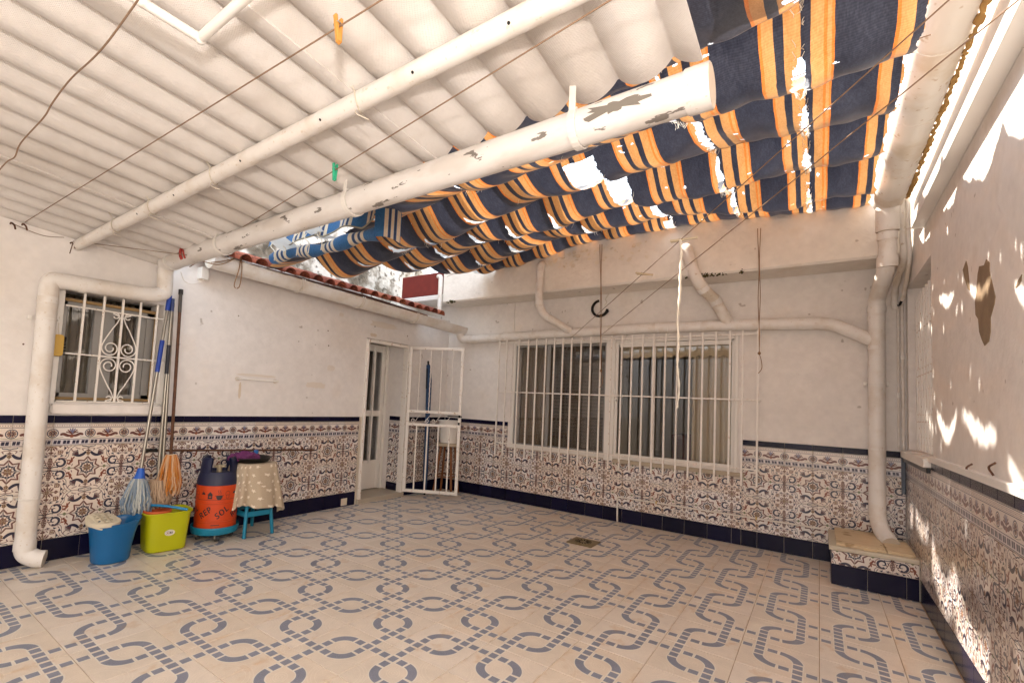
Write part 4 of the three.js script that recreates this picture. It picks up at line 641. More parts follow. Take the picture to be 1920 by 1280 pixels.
// ───────── clotheslines, pegs, cords ─────────
const line = (name, label, a, b, sag, r = .0026, kink = 0, mat = M.wire) => { const t = thing(name, label, 'clothesline'), l = [], q = mulberry(Math.round(a.x * 991 + b.z * 77)); for (let i = 0; i <= 40; i++) { const s = i / 40; l.push(V(lerp(a.x, b.x, s), lerp(a.y, b.y, s) - sag * 4 * s * (1 - s) + (q() - .5) * kink, lerp(a.z, b.z, s) + (q() - .5) * kink)); } part('cord', sweep(kink ? spline(l, 120) : l, r, 6), mat, t); return t; };
const ext = (a, b, k) => a.clone().lerp(b, k);
{
  const L1 = [[-60, 395], [10, 305], [28, 292], [34, 275], [85, 215], [95, 197], [130, 150], [175, 108], [200, 80], [258, 0], [300, -60]].map(([a, b]) => at(a, b, 'z', 4.66));
  const t = thing('clothesline', 'kinked brown cord strung under the roof sheets near the hanging frame', 'clothesline'); part('cord', sweep(spline(L1, 90), .0026, 6), M.wire, t);
  const h = at(45, 417, 'x', .02), e = at(715, 0, 'y', 2.12); line('clothesline', 'straight cord under the roof carrying the orange peg', h, ext(h, e, 1.6), .0, .0023);
  const g0 = at(430, 441, 'z', 3.56), g1 = at(1145, 0, 'y', 2.13); line('clothesline', 'cord beside the gutter carrying the green peg', g0, ext(g0, g1, 1.4), 0, .0023);
  const a4 = at(1070, 634, 'z', .1), b4 = at(1780, 0, 'y', 2.35); line('clothesline', 'cord from the drain pipe carrying two wooden pegs', a4, ext(a4, b4, 1.5), 0, .0024);
  const a5 = at(1125, 630, 'z', .1), b5 = at(1910, 0, 'y', 2.35); line('clothesline', 'bare cord from the drain pipe slanting up past the awning', a5, ext(a5, b5, 1.4), 0, .0024, .003);
  const k = thing('hook_wire', 'bent iron hooks and wire ends on the annex wall under the roof', 'hook'); for (const [x, y] of [[20, 418], [42, 420], [133, 455]]) { const c = at(x, y, 'x', .02); part('hook', sweep(spline([V(0, c.y, c.z), V(.03, c.y, c.z), V(.05, c.y - .015, c.z - .01), V(.035, c.y - .035, c.z - .02)], 12), .005, 6), M.rusty, k); } { const c = at(137, 452, 'x', .04), d = at(350, 478, 'z', 3.62), e2 = at(20, 418, 'x', .04); part('wire', sweep([c, d], .0025, 5), M.wire, k); part('wire', sweep(spline([e2, e2.clone().lerp(c, .5).add(V(0, -.02, 0)), c.clone().add(V(0, .01, .05))], 12), .002, 5), M.wire, k); part('wire', sweep(spline([c, at(130, 475, 'x', .05)], 6), .003, 5), M.rusty, k); }
  // pegs
  const peg = (label, c, dir, mat, len = .078, open = .16) => { const t = thing('clothes_peg', label, 'clothes peg', [c.x, c.y, c.z], 'clothes pegs on the lines'); t.quaternion.setFromUnitVectors(V(0, -1, 0), dir.clone().normalize()); for (const s of [-1, 1]) { const g = softBox(-.006, -len * .62, -.0045, .006, len * .38, .0045, .0018); g.rotateX(s * open * .5); g.translate(0, 0, s * .0065); part('slat', g, mat, t); } part('spring', sweep(spline([V(-.008, .004, -.008), V(-.008, .006, .008), V(.008, .006, .008), V(.008, .004, -.008)], 16), .0018, 5), M.steel, t); return t; };
  const onLine = (a, b, px) => { let best = a, d = 1e9; for (let i = 0; i <= 400; i++) { const q = a.clone().lerp(b, i / 300), v = q.clone().project(camera), x = (v.x + 1) * 960; if (Math.abs(x - px) < d) { d = Math.abs(x - px); best = q; } } return best; };
  peg('orange wooden peg clipped on the cord under the roof', onLine(h, e, 634), V(.25, -1, .1), paint(0xc88a3e, .7), .085); peg('green plastic peg clipped beside the gutter', onLine(g0, g1, 628), V(0, -1, 0), paint(0x2fae84, .5), .075);
  const pa = onLine(a4, b4, 1205), pb = onLine(a4, b4, 1276); peg('pale wooden peg lying along the lower end of the cord', pa, V(1, -.25, .2), paint(0xcbb594, .8), .13, .2); peg('pale wooden peg holding the white cloth strip', pb, V(1, 0, 0), paint(0xd2c3a6, .8), .15, .2);
  const st = thing('cloth_strip', 'twisted white cloth strip hanging from a peg before the window', 'cloth strip'); const sp = []; const bot = pb.clone(); for (let i = 0; i <= 30; i++) { const s = i / 30; sp.push(V(pb.x + .005 * Math.sin(s * 9) + .003 * Math.sin(s * 23), pb.y - s * 1.0, pb.z + .006 * Math.cos(s * 17))); } part('strip', sweep(spline(sp, 120), (t) => .0075 + .0018 * Math.sin(t * 90) - .003 * t * t, 7), std({ color: 0xe9e0cf, roughness: .95 }), st);
  // doubled cords from the ledge
  const dbl = (label, px, y0, y1, z0, zz) => { const t = thing('doubled_rope', label, 'cord'), a = at(px, y0, 'z', z0), b = at(px, y1, 'z', zz); for (const s of [-.006, .006]) { const l = []; for (let i = 0; i <= 16; i++) { const q = i / 16; l.push(V(lerp(a.x, b.x, q) + s * (1.2 - q) + .004 * Math.sin(q * 11 + s * 300), lerp(a.y, b.y, q), lerp(a.z, b.z, q))); } part('cord', sweep(l, .0032, 6), M.rope, t); } const k2 = new THREE.IcosahedronGeometry(.013, 1); k2.translate(b.x, b.y, b.z); part('knot', k2, M.rope, t); part('tail', sweep(spline([b, V(b.x + .015, b.y - .06, b.z), V(b.x + .02, b.y - .13, b.z + .01), V(b.x - .004, b.y - .17, b.z + .01)], 14), .003, 6), M.rope, t); };
  dbl('doubled brown cord hanging from the ledge before the left window sash', 1127, 458, 695, .40, .39); dbl('doubled brown cord with knot hanging beside the barred window', 1424, 428, 662, .40, .39);
  // loop on the annex gutter and the cable tied to the eave gutter
  const lp = thing('rope_loop', 'brown rope loop hanging from the annex gutter', 'rope'), q0 = at(452, 478, 'x', .33); for (const s of [-.012, .012]) part('rope', sweep(spline([V(.33, q0.y, q0.z), V(.335, q0.y - .12, q0.z + s), V(.335, q0.y - .26, q0.z + s * 1.6 + .02), V(.335, q0.y - .275, q0.z + .022 + s * .4)], 20), .0042, 6), M.rope, lp); part('rope', sweep(spline([q0, at(410, 496, 'x', .34), at(375, 490, 'x', .30), at(355, 500, 'x', .22)], 24), .004, 6), M.rope, lp); part('rope', sweep(spline([q0, at(425, 488, 'x', .34), at(395, 492, 'x', .3)], 24), .004, 6), M.rope, lp);
  const rt = thing('ribbon_tie', 'red ribbon tied round the eave gutter', 'ribbon'); const c0 = gut(.46); for (const [a, b] of [[0, .05], [.02, .09], [-.01, .03]]) part('ribbon', sweep(spline([V(c0.x + a, c0.y + .065, c0.z + .0), V(c0.x + a + .01, c0.y + .045, c0.z + .052), V(c0.x + b, c0.y - .02, c0.z + .072), V(c0.x + b + .02, c0.y - .05, c0.z + .07)], 16), .006, 6), paint(0xb8443c, .8), rt);
  const ring0 = thing('hose_ring', 'open black hose ring hung on the house wall', 'hose'); { const c = at(1125, 578, 'z', .03), l = []; for (let i = 0; i <= 30; i++) { const a = lerp(.55 * PI, 1.95 * PI, i / 30); l.push(V(c.x + .085 * Math.cos(a), c.y + .085 * Math.sin(a), .03)); } part('hose', sweep(l, .014, 10), M.dark, ring0); part('hose', sweep(spline([V(c.x + .0, c.y - .084, .03), V(c.x + .05, c.y - .072, .03), V(c.x + .095, c.y - .03, .03)], 10), .014, 10), M.dark, ring0); part('string', sweep(spline([V(c.x + .05, c.y + .03, .03), V(c.x + .08, c.y + .06, .04), V(c.x + .06, c.y + .09, .03), V(c.x + .09, c.y + .16, .01)], 14), .004, 5), M.string, ring0); }
}
// white tube frame hung under the sheets
const fr = thing('drying_frame', 'white rectangular tube frame hung under the roof sheets', 'drying rack');
{
  const c = at(375, 72, 'y', 2.165); part('tube', sweep([V(c.x, c.y, c.z), V(c.x - .03, c.y + .03, c.z + 1.2)], .0135, 12), M.white, fr); part('tube', sweep([V(c.x, c.y, c.z), V(c.x + 1.1, c.y + .03, c.z)], .0135, 12), M.white, fr); part('tube', sweep([V(c.x + 1.1, c.y + .03, c.z), V(c.x + 1.07, c.y + .06, c.z + 1.2)], .0135, 12), M.white, fr); part('tube', sweep([V(c.x - .03, c.y + .03, c.z + 1.2), V(c.x + 1.07, c.y + .06, c.z + 1.2)], .0135, 12), M.white, fr);
  for (const [dx, dz] of [[.5, 0], [1.1, .0], [-.03, 1.2], [1.07, 1.2]]) part('hanger', sweep([V(c.x + dx, c.y + .03, c.z + dz), V(c.x + dx, roofY(c.x + dx, c.z + dz) + .0, c.z + dz)], .003, 6), M.wire, fr); part('corner_joint', new THREE.SphereGeometry(.0165, 12, 8).translate(c.x, c.y, c.z), M.white, fr);
}
// ───────── open barred gate ─────────
const gate = thing('barred_gate', 'white barred door gate swung open over the patio corner', 'gate', [.045, .062, .795], undefined, .489);
{
  const w = .665, h = 1.735, m = M.whitePaint, y1 = .80, y2 = .955;
  part('frame', merge([softBox(0, 0, -.013, .036, h, .013), softBox(w - .036, 0, -.013, w, h, .013), softBox(.036, 0, -.013, w - .036, .036, .013), softBox(.036, h - .036, -.013, w - .036, h, .013), softBox(.036, y1 - .016, -.013, w - .036, y1 + .016, .013), softBox(.036, y2 - .016, -.013, w - .036, y2 + .016, .013)]), m, gate);
  for (let i = 1; i <= 4; i++) part('bar', softBox(i * w / 5 - .008, .036, -.008, i * w / 5 + .008, y1 - .016, .008, .002), m, gate);
  for (let i = 1; i <= 4; i++) { const l = []; for (let k = 0; k <= 60; k++) l.push(V(i * w / 5 + .0015 * Math.cos(k * 1.3), lerp(y2 + .016, h - .036, k / 60), .0015 * Math.sin(k * 1.3))); part('twisted_bar', sweep(l, .0055, 6), m, gate); }
  for (let i = 0; i < 4; i++) { const x = .075 + i * .125, s = i % 2 ? -1 : 1, l = []; for (let k = 0; k <= 16; k++) { const a = lerp(-2.6 * PI, -.2 * PI, k / 16), q = lerp(.008, .026, k / 16); l.push(V(x + .03 - s * .02 + s * q * Math.cos(a), y1 + .05 + q * Math.sin(a), 0)); } l.push(V(x + .07, y1 + .09, 0), V(x + .1, y2 - .03, 0)); part('scroll', sweep(spline(l, 50), .0038, 6), m, gate); }
  part('bolt', merge([sweep([V(w - .16, y2 - .035, .022), V(w + .012, y2 - .035, .022)], .006, 8), softBox(w - .03, y2 - .05, .013, w - .008, y2 - .02, .03, .002), softBox(w - .034, y1 + .02, .013, w - .012, y1 + .05, .022, .002)]), M.dark, gate, 'dark sliding bolt');
  for (const y of [.12, 1.55]) part('hinge', sweep([V(-.012, y, 0), V(-.012, y + .1, 0)], .011, 10), m, gate);
}
// stool with white bucket and folded parasol behind the gate
const wood = std({ map: dataTex(256, 256, (u, v) => mix3(rgb(150, 98, 54), rgb(112, 66, 34), fbm(u * 1, v * .12, 24, 4, 3)), true, 3), roughness: .6 });
const st2 = thing('wooden_stool', 'round wooden bar stool standing in the corner behind the gate', 'stool', [.235, 0, .20]);
part('seat', lathe([[0, .59], [.15, .59], [.158, .60], [.158, .618], [.15, .628], [0, .628]]), paint(0xc7b49a, .6), st2); for (let i = 0; i < 4; i++) { const a = i * PI / 2 + .5; part('leg', sweep([V(.17 * Math.cos(a), 0, .17 * Math.sin(a)), V(.095 * Math.cos(a), .59, .095 * Math.sin(a))], .015, 10), wood, st2); } part('foot_ring', ring(V(0, .22, 0), V(0, 1, 0), .142, .008, 28), wood, st2);
const wb = thing('white_bucket', 'white plastic bucket on the corner stool', 'bucket', [.235, .629, .20]); part('body', lathe([[0, 0], [.105, 0], [.108, .008], [.135, .27], [.143, .275], [.143, .285], [.13, .285], [.128, .27], [.10, .012], [0, .012]]), M.white, wb);
const um = thing('folded_parasol', 'folded blue parasol leaning in the corner behind the gate', 'parasol', [.09, 0, .50]);
part('canopy', sweep([V(.05, .06, 0), V(.04, .3, -.01), V(.02, .9, -.02), V(0, 1.4, -.03), V(-.03, 1.60, -.035)], (t) => .022 + .012 * Math.sin(t * PI * .9) + .004 * Math.sin(t * 60), 14), paint(0x2c4668, .9), um); part('pole', sweep([V(.055, 0, .002), V(.05, .06, 0)], .012, 10), M.dark, um); part('tip', sweep([V(-.03, 1.60, -.035), V(-.035, 1.65, -.035)], .012, 10), M.dark, um); part('strap', sweep([V(.0, 1.3, .008), V(-.012, 1.55, .004)], .011, 6), paint(0x1b2434, .9), um);

// ───────── things along the annex wall ─────────
// lofted tub from rounded-rectangle or oval rings: rows of [y, half x, half z], power 2 = oval
function tub(rows, pw2, seg = 48, tweak) {
  const pos = [], idx = [], uv = []; rows.forEach(([y, a, b, in_], j) => { for (let k = 0; k <= seg; k++) { const t = k / seg * 2 * PI, c = Math.cos(t), s = Math.sin(t), e = 2 / pw2; let x = a * Math.sign(c) * Math.pow(Math.abs(c), e), z = b * Math.sign(s) * Math.pow(Math.abs(s), e), yy = y; if (tweak) [x, yy, z] = tweak(x, yy, z, j, t); pos.push(x, yy, z); uv.push(k / seg, j / rows.length); } });
  for (let j = 0; j < rows.length - 1; j++) for (let k = 0; k < seg; k++) { const p = j * (seg + 1) + k, q = p + seg + 1; idx.push(p, q, p + 1, q, q + 1, p + 1); }
  const g = new THREE.BufferGeometry(); g.setAttribute('position', new THREE.Float32BufferAttribute(pos, 3)); g.setAttribute('uv', new THREE.Float32BufferAttribute(uv, 2)); g.setIndex(idx); g.computeVertexNormals(); return g;
}
const bb = thing('mop_bucket', 'blue oval mop bucket with white wringer beside the downpipe', 'bucket', [.25, 0, 3.79], undefined, .12); bb.scale.set(.95, .86, .84);
part('body', tub([[.0, .0, .0], [0, .098, .118], [.012, .104, .124], [.15, .112, .138], [.275, .122, .156], [.29, .130, .166], [.298, .130, .166], [.298, .122, .158], [.27, .114, .148], [.02, .098, .117], [.016, 0, 0]], 2.3, 48, (x, y, z, j) => [x, y + (j >= 4 && j <= 8 ? .02 * Math.pow(Math.max(0, -z) / .16, 2) : 0), z - (j >= 4 && j <= 8 && z < -.1 ? .022 : 0)]), paint(0x0b5f96, .38), bb);
{
  const s = new THREE.Shape(); s.absellipse(0, 0, .118, .105, 0, 2 * PI); for (let i = -1; i <= 2; i++) for (let j = -1; j <= 1; j++) { const q = new THREE.Path(), a = i * .036, b = j * .042; q.moveTo(a - .012, b - .012); q.lineTo(a + .012, b - .012); q.lineTo(a + .012, b + .012); q.lineTo(a - .012, b + .012); q.closePath(); s.holes.push(q); }
  const g = new THREE.ExtrudeGeometry(s, { depth: .006, bevelEnabled: true, bevelSize: .003, bevelThickness: .003, bevelSegments: 2, curveSegments: 24 }); const p = g.attributes.position; for (let i = 0; i < p.count; i++) p.setZ(i, p.getZ(i) - .5 * (p.getX(i) ** 2 + p.getY(i) ** 2) * 5); g.computeVertexNormals(); g.rotateX(-PI / 2); g.rotateZ(-.34); g.translate(-.004, .335, .07); part('wringer', g, paint(0xd9cdb4, .5), bb, 'white perforated wringer'); part('wringer_lip', tub([[.286, .119, .10], [.31, .125, .105], [.322, .12, .10], [.31, .114, .095]], 2.2, 36, (x, y, z) => [x, y, z + .072]), paint(0xd9cdb4, .5), bb);
}
const yb = thing('wringer_bucket', 'lime yellow rectangular bucket with orange wringer and blue handle', 'bucket', [.215, 0, 3.455], undefined, -.1);
part('body', tub([[0, 0, 0], [0, .098, .118], [.012, .106, .128], [.14, .112, .136], [.255, .118, .146], [.268, .128, .158], [.276, .128, .158], [.276, .12, .15], [.25, .112, .14], [.02, .1, .12], [.016, 0, 0]], 4.5, 60), paint(0xb6b808, .35), yb);
part('wringer', tub([[.27, .118, .085], [.29, .122, .09], [.292, .116, .084], [.24, .08, .055], [.2, .05, .04], [.198, 0, 0]], 2.6, 40, (x, y, z) => [x, y, z + .062]), paint(0xc4592c, .5), yb, 'orange wringer cone'); part('handle', sweep(spline([V(-.06, .31, .15), V(.02, .315, .06), V(.09, .305, -.02), V(.13, .285, -.10)], 20), .0095, 10), paint(0x1f7fb0, .4), yb, 'blue carrying handle');
{ const st = canvas(256, 160, (c) => { c.fillStyle = '#dcd6c8'; c.fillRect(0, 0, 256, 160); c.strokeStyle = '#8a8578'; c.lineWidth = 8; c.beginPath(); c.arc(80, 80, 46, 0, 7); c.stroke(); c.fillStyle = '#4b4a46'; c.fillRect(128, 50, 22, 64); c.beginPath(); c.arc(180, 84, 28, 0, 7); c.fill(); c.fillStyle = '#dcd6c8'; c.beginPath(); c.arc(180, 84, 12, 0, 7); c.fill(); c.fillStyle = '#9a5a50'; c.fillRect(66, 60, 28, 40); }); const g = new THREE.CircleGeometry(.026, 24); g.scale(1.25, .8, 1); g.rotateY(PI / 2); g.translate(.1165, .135, -.0); const m = part('sticker', g, std({ map: canvasTex(st), roughness: .5 }), yb); }
// gas bottle on its trolley
const gd = thing('bottle_trolley', 'round turquoise trolley on castors under the gas bottle', 'trolley', [.205, 0, 3.085]);
part('tray', lathe([[0, .055], [.155, .055], [.166, .06], [.172, .10], [.172, .112], [.164, .112], [.162, .07], [0, .068]]), paint(0x17809f, .4), gd); for (let i = 0; i < 4; i++) { const a = i * PI / 2 + 1.9, c = V(.115 * Math.cos(a), .024, .115 * Math.sin(a)); const k = part('castor', sweep([V(c.x, c.y, c.z - .012), V(c.x, c.y, c.z + .012)], .024, 16), paint(0x3c3c3c, .6), gd); part('fork', softBox(c.x - .01, .022, c.z - .02, c.x + .01, .056, c.z + .02, .003), M.steel, k); }
const gb = thing('gas_bottle', 'orange gas bottle with dark blue collar between the bucket and cloth-covered stool', 'gas bottle', [.205, .069, 3.085]);
{
  const lab = canvas(2048, 640, (c, w, h) => {
    c.fillStyle = '#c9430c'; c.fillRect(0, 0, w, h); c.fillStyle = '#2b2026'; c.strokeStyle = '#2b2026';
    for (let k = 0; k < 4; k++) { const x = k * 512; // four pictograms: lamp, house, steaming pot, cook's hat
      c.fillStyle = '#2b2026'; c.beginPath(); c.moveTo(x + 20, 130); c.lineTo(x + 90, 130); c.lineTo(x + 72, 96); c.lineTo(x + 38, 96); c.fill(); c.fillRect(x + 52, 70, 6, 30);
      c.beginPath(); c.moveTo(x + 120, 132); c.lineTo(x + 168, 84); c.lineTo(x + 216, 132); c.fill(); c.fillRect(x + 132, 130, 72, 62); c.fillStyle = '#cf4a12'; c.fillRect(x + 152, 150, 12, 20); c.fillRect(x + 172, 150, 12, 20);
      c.fillStyle = '#2b2026'; c.fillRect(x + 262, 140, 96, 40); c.beginPath(); c.arc(x + 310, 170, 42, 0, PI); c.fill(); c.fillRect(x + 244, 140, 130, 9); c.lineWidth = 6; for (const d of [-16, 14]) { c.beginPath(); c.moveTo(x + 310 + d, 130); c.quadraticCurveTo(x + 324 + d, 110, x + 310 + d, 92); c.quadraticCurveTo(x + 300 + d, 78, x + 312 + d, 62); c.stroke(); }
      c.lineWidth = 5; c.beginPath(); c.arc(x + 440, 120, 36, PI * .8, PI * 2.2); c.stroke(); c.strokeRect(x + 416, 140, 48, 48);
    }
    c.fillRect(0, 204, w, 5); c.fillStyle = '#b23c0c'; c.fillRect(0, 262, w, 8); c.fillRect(0, 545, w, 8); c.fillStyle = '#2b2026'; c.font = '24px sans-serif'; for (let k = 0; k < 8; k++) c.fillText('— — — —', k * 256 + 30, 246);
    c.font = 'bold 128px sans-serif'; for (let k = 0; k < 4; k++) for (const [t, dx] of [['REP', 0], ['SOL', 256]]) { c.save(); c.translate(k * 512 + dx + 40, 500); c.rotate(-.62); c.fillText(t, 0, 0); c.restore(); }
    for (let k = 0; k < 4; k++) c.fillRect(k * 512 + 210, 575, 130, 12); speckle(c, w, h, 12, 3);
  });
  part('body', new THREE.CylinderGeometry(.150, .150, .325, 56, 1, true).rotateY(.25).translate(0, .195, 0), std({ map: canvasTex(lab), roughness: .5 }), gb); part('foot', lathe([[0, .0], [.13, 0], [.148, .02], [.15, .034]]), paint(0xb23c0c, .5), gb); part('rib', merge([.09, .22].map((y) => ring(V(0, y, 0), V(0, 1, 0), .1495, .0035, 56))), paint(0xbf430f, .5), gb);
  const navy = paint(0x1b2140, .5); part('collar', lathe([[.15, .3575], [.151, .36], [.147, .40], [.132, .455], [.122, .46], [.122, .44], [0, .44]], 56), navy, gb);
  const fv = Math.atan2(3.85, 1.98); for (const s of [-1, 1]) part('handle', new THREE.LatheGeometry([[.134, .44], [.131, .50], [.122, .548], [.108, .566], [.096, .56], [.098, .53], [.108, .50], [.112, .44], [.134, .44]].map(([a, b]) => new THREE.Vector2(a, b)), 24, fv + .12 + s * PI / 2 - .98, 1.96), navy, gb); part('valve', merge([sweep([V(0, .44, 0), V(0, .50, 0)], .02, 12), sweep([V(-.02, .485, .03), V(.03, .49, -.03)], .011, 10)]), paint(0xb9a98c, .4, { metalness: .3 }), gb);
}
// turquoise step stool, draped box, tray and cloth
const bs = thing('step_stool', 'small turquoise wooden stool under the starry cloth', 'stool', [.235, 0, 2.82]); { const mt = paint(0x157f9f, .45); for (const [sx, sz] of [[1, 1], [1, -1], [-1, 1], [-1, -1]]) part('leg', sweep([V(.155 * sx, 0, .122 * sz), V(.13 * sx, .268, .10 * sz)], (t) => .0165, 4), mt, bs); for (const sx of [-1, 1]) part('rail', softBox(.138 * sx - .008, .16, -.10, .138 * sx + .008, .20, .10, .003), mt, bs); for (const sz of [-1, 1]) part('rail', softBox(-.13, .16, .11 * sz - .008, .13, .20, .11 * sz + .008, .003), mt, bs); part('seat', softBox(-.14, .262, -.112, .14, .28, .112, .005), mt, bs); }
const starTex = canvasTex(canvas(512, 512, (c) => { c.fillStyle = '#b9a78f'; c.fillRect(0, 0, 512, 512); c.fillStyle = '#e4d8c4'; const star = (x, y, r) => { c.beginPath(); for (let k = 0; k < 10; k++) { const a = k * PI / 5 - PI / 2, q = k % 2 ? r * .45 : r; c.lineTo(x + q * Math.cos(a), y + q * Math.sin(a)); } c.fill(); }; for (let i = 0; i < 4; i++) for (let j = 0; j < 4; j++) star(40 + i * 128 + (j % 2) * 64 + (i * 37 % 13), 50 + j * 128, 31 + (i + j) % 2 * 5); for (let i = 0; i < 4; i++) star(10 + i * 128, 500, 18); speckle(c, 512, 512, 22, 5); }));
const box1 = thing('storage_box', 'plain box standing on the turquoise stool under the cloth', 'box', [.235, .281, 2.82]); part('body', softBox(-.13, 0, -.145, .13, .29, .145, .01), paint(0x8d7a60, .9), box1);
const cl = thing('starry_cloth', 'beige cloth with cream stars draped over the box on the stool', 'cloth', [.235, 0, 2.82]);
{
  const N = 120, R = 26, pos = [], uv = [], idx = []; const hang = (t) => .315 + .045 * (1 - Math.cos(2 * (t - .47))) + .012 * Math.sin(t * 5 + .4);
  for (let j = 0; j <= R; j++) for (let k = 0; k <= N; k++) { const t = k / N * 2 * PI, c = Math.cos(t), s = Math.sin(t), e = .5, bx = Math.sign(c) * Math.pow(Math.abs(c), e), bz = Math.sign(s) * Math.pow(Math.abs(s), e); const q = j / R; let x, y, z; if (q < .3) { const f = q / .3; x = .145 * bx * f; z = .16 * bz * f; y = .578; } else { const f = (q - .3) / .7, fold = .028 * Math.sin(t * 9 + 1) * f + .02 * Math.sin(t * 4 + 2) * f, out = .02 * Math.sqrt(f) + .055 * f + fold; x = .145 * bx + out * c; z = .16 * bz + out * s; y = .578 - f * hang(t) + .004 * Math.sin(t * 21); } pos.push(Math.max(x, -.205), y, z); uv.push(t / (2 * PI) * 5, q < .3 ? q : .3 + (q - .3) / .7 * 1.4); }
  for (let j = 0; j < R; j++) for (let k = 0; k < N; k++) { const a = j * (N + 1) + k, b = a + N + 1; idx.push(a, b, a + 1, b, b + 1, a + 1); } const g = new THREE.BufferGeometry(); g.setAttribute('position', new THREE.Float32BufferAttribute(pos, 3)); g.setAttribute('uv', new THREE.Float32BufferAttribute(uv, 2)); g.setIndex(idx); g.computeVertexNormals(); part('cloth', g, std({ map: starTex, roughness: .95, side: THREE.DoubleSide }), cl);
}
const ty = thing('black_tray', 'black shallow tray on the starry cloth', 'tray', [.225, .582, 2.84]); part('pan', lathe([[0, 0], [.135, 0], [.155, .03], [.162, .034], [.160, .038], [.150, .036], [.132, .008], [0, .008]], 44), paint(0x14130f, .4), ty);
const pc = thing('purple_cloth', 'crumpled purple cloth lying in the black tray', 'cloth', [.215, .595, 2.89]); { const g = new THREE.IcosahedronGeometry(.11, 5), p = g.attributes.position; for (let i = 0; i < p.count; i++) { const q = V(p.getX(i), p.getY(i), p.getZ(i)); const n = fbm(q.x + 2, q.z + 2, 64, 4, 7) - .5, n2 = fbm(q.x * .8 + 3, q.y + q.z + 3, 128, 3, 9) - .5; p.setXYZ(i, q.x * (.85 + n * .5), Math.max(-.002, q.y * .42 * (1 + n * 1.6 + n2 * .8) + .012), q.z * (1.15 + n * .5)); } g.computeVertexNormals(); part('cloth', g, paint(0x6b3060, .95), pc); } part('clip', softBox(-.02, .045, -.115, .015, .075, -.085, .006), paint(0x2d6fb5, .5), pc, 'blue clip');

// mops and poles leaning on the wall
function mopHead(parent, top, h, r0, r1, n, cols, seed) { const r = mulberry(seed), sets = cols.map(() => []); for (let i = 0; i < n; i++) { const a = r() * 2 * PI, q = Math.sqrt(r()), l = h * (.72 + .28 * r()), b = r() * .5 - .25; const P = []; for (let k = 0; k <= 9; k++) { const t = k / 9, wv = .007 * t, rad = lerp(r0, r1, Math.pow(t, .7)) * q * (1 - .18 * Math.max(0, t - .8) * 5); P.push(V(Math.max(.012, top.x + rad * Math.cos(a + b * t) + (r() - .5) * wv * 2), Math.max(.004, top.y - l * t), top.z + rad * Math.sin(a + b * t) + (r() - .5) * wv * 2)); } sets[Math.floor(r() * cols.length)].push(sweep(P, .0052, 5)); } sets.forEach((s, i) => s.length && part('strands', merge(s), paint(cols[i], .95), parent)); }
{
  const a = V(.13, .535, 3.612), b = V(.045, 1.86, 3.492), t = thing('string_mop', 'blue and white string mop with blue grips leaning by the window', 'mop'); const P = (s) => a.clone().lerp(b, s);
  part('handle', sweep([P(0), P(1)], .0115, 12), M.steel, t); part('grip', sweep([P(.555), P(.735)], .0155, 12), paint(0x1b3f9c, .5), t, 'blue foam grip'); part('end_grip', sweep([P(.91), P(1)], .0165, 12), paint(0x1b3f9c, .5), t); part('socket', sweep([P(.03), P(-.01), V(.135, .49, 3.618)], (q) => .02 + .022 * q, 16), paint(0x1f5cc0, .45), t); mopHead(t, V(.135, .505, 3.62), .25, .034, .105, 300, [0x8b98a3, 0xb9bcb8, 0x7d91a5], 3);
}
{
  const t = thing('string_mop', 'beige string mop with grey pole behind the orange one', 'mop'), a = V(.09, .46, 3.478), b = V(.035, 1.84, 3.466); part('handle', sweep([a, b], .0115, 12), M.steel, t); part('grip', sweep([a.clone().lerp(b, .58), a.clone().lerp(b, .74)], .014, 12), paint(0x2b2c34, .6), t); part('end_grip', sweep([a.clone().lerp(b, .93), b], .015, 12), paint(0x33406a, .5), t); part('socket', sweep([a, V(.095, .43, 3.482)], .03, 14), paint(0x6b3a5a, .6), t); mopHead(t, V(.1, .475, 3.475), .2, .05, .10, 240, [0xb69a80, 0xa58a72, 0xc0a58a], 11);
}
{ const t = thing('broom_pole', 'plain grey metal pole leaning between the mops', 'pole'); part('pole', sweep([V(.10, .30, 3.45), V(.025, 1.80, 3.458)], .0115, 12), M.steel, t); part('cap', sweep([V(.026, 1.78, 3.458), V(.025, 1.81, 3.458)], .0135, 12), paint(0x555048, .6), t); }
{
  const t = thing('string_mop', 'orange and cream fluffy mop on a rusty brown pole', 'mop'), a = V(.11, .64, 3.412), b = V(.03, 1.925, 3.41); part('handle', sweep([a, b], .0115, 12), M.rusty, t, 'rusty brown pole'); part('sleeve', sweep([a.clone().lerp(b, .86), a.clone().lerp(b, .97)], .0125, 12), paint(0x4a443e, .6), t); part('cap', sweep([a.clone().lerp(b, .97), b], .0165, 12), paint(0x24211e, .6), t); part('socket', sweep([V(.11, .66, 3.412), V(.115, .60, 3.412)], (q) => .022 + .02 * q, 14), paint(0xd8c4a8, .8), t); mopHead(t, V(.115, .655, 3.412), .30, .034, .092, 240, [0xc98542, 0xd0a076, 0xd6b08c, 0xc4772e], 21);
}
const rod = thing('rusty_rod', 'long rusty rod resting level along the tiled annex wall', 'rod'); part('rod', sweep([V(.035, .685, 3.50), V(.045, .618, 2.085)], .0085, 10), M.rusty, rod); part('end_cap', sweep([V(.033, .688, 3.56), V(.035, .685, 3.48)], .013, 10), M.dark, rod); for (const z of [3.3, 2.2]) part('peg', sweep([V(.0, .65, z), V(.05, .665 - (3.3 - z) * .045, z)], .006, 8), M.rusty, rod);
const wr = thing('towel_rail', 'short white rail screwed to the annex wall', 'rail'); part('rail', sweep([V(.045, 1.265, 2.895), V(.045, 1.262, 2.53)], .0085, 10), M.white, wr); for (const z of [2.89, 2.535]) part('mount', merge([sweep([V(0, 1.264, z), V(.05, 1.264, z)], .011, 10), sweep([V(0, 1.264, z), V(.006, 1.264, z)], .02, 14)]), M.pvcDirty, wr);
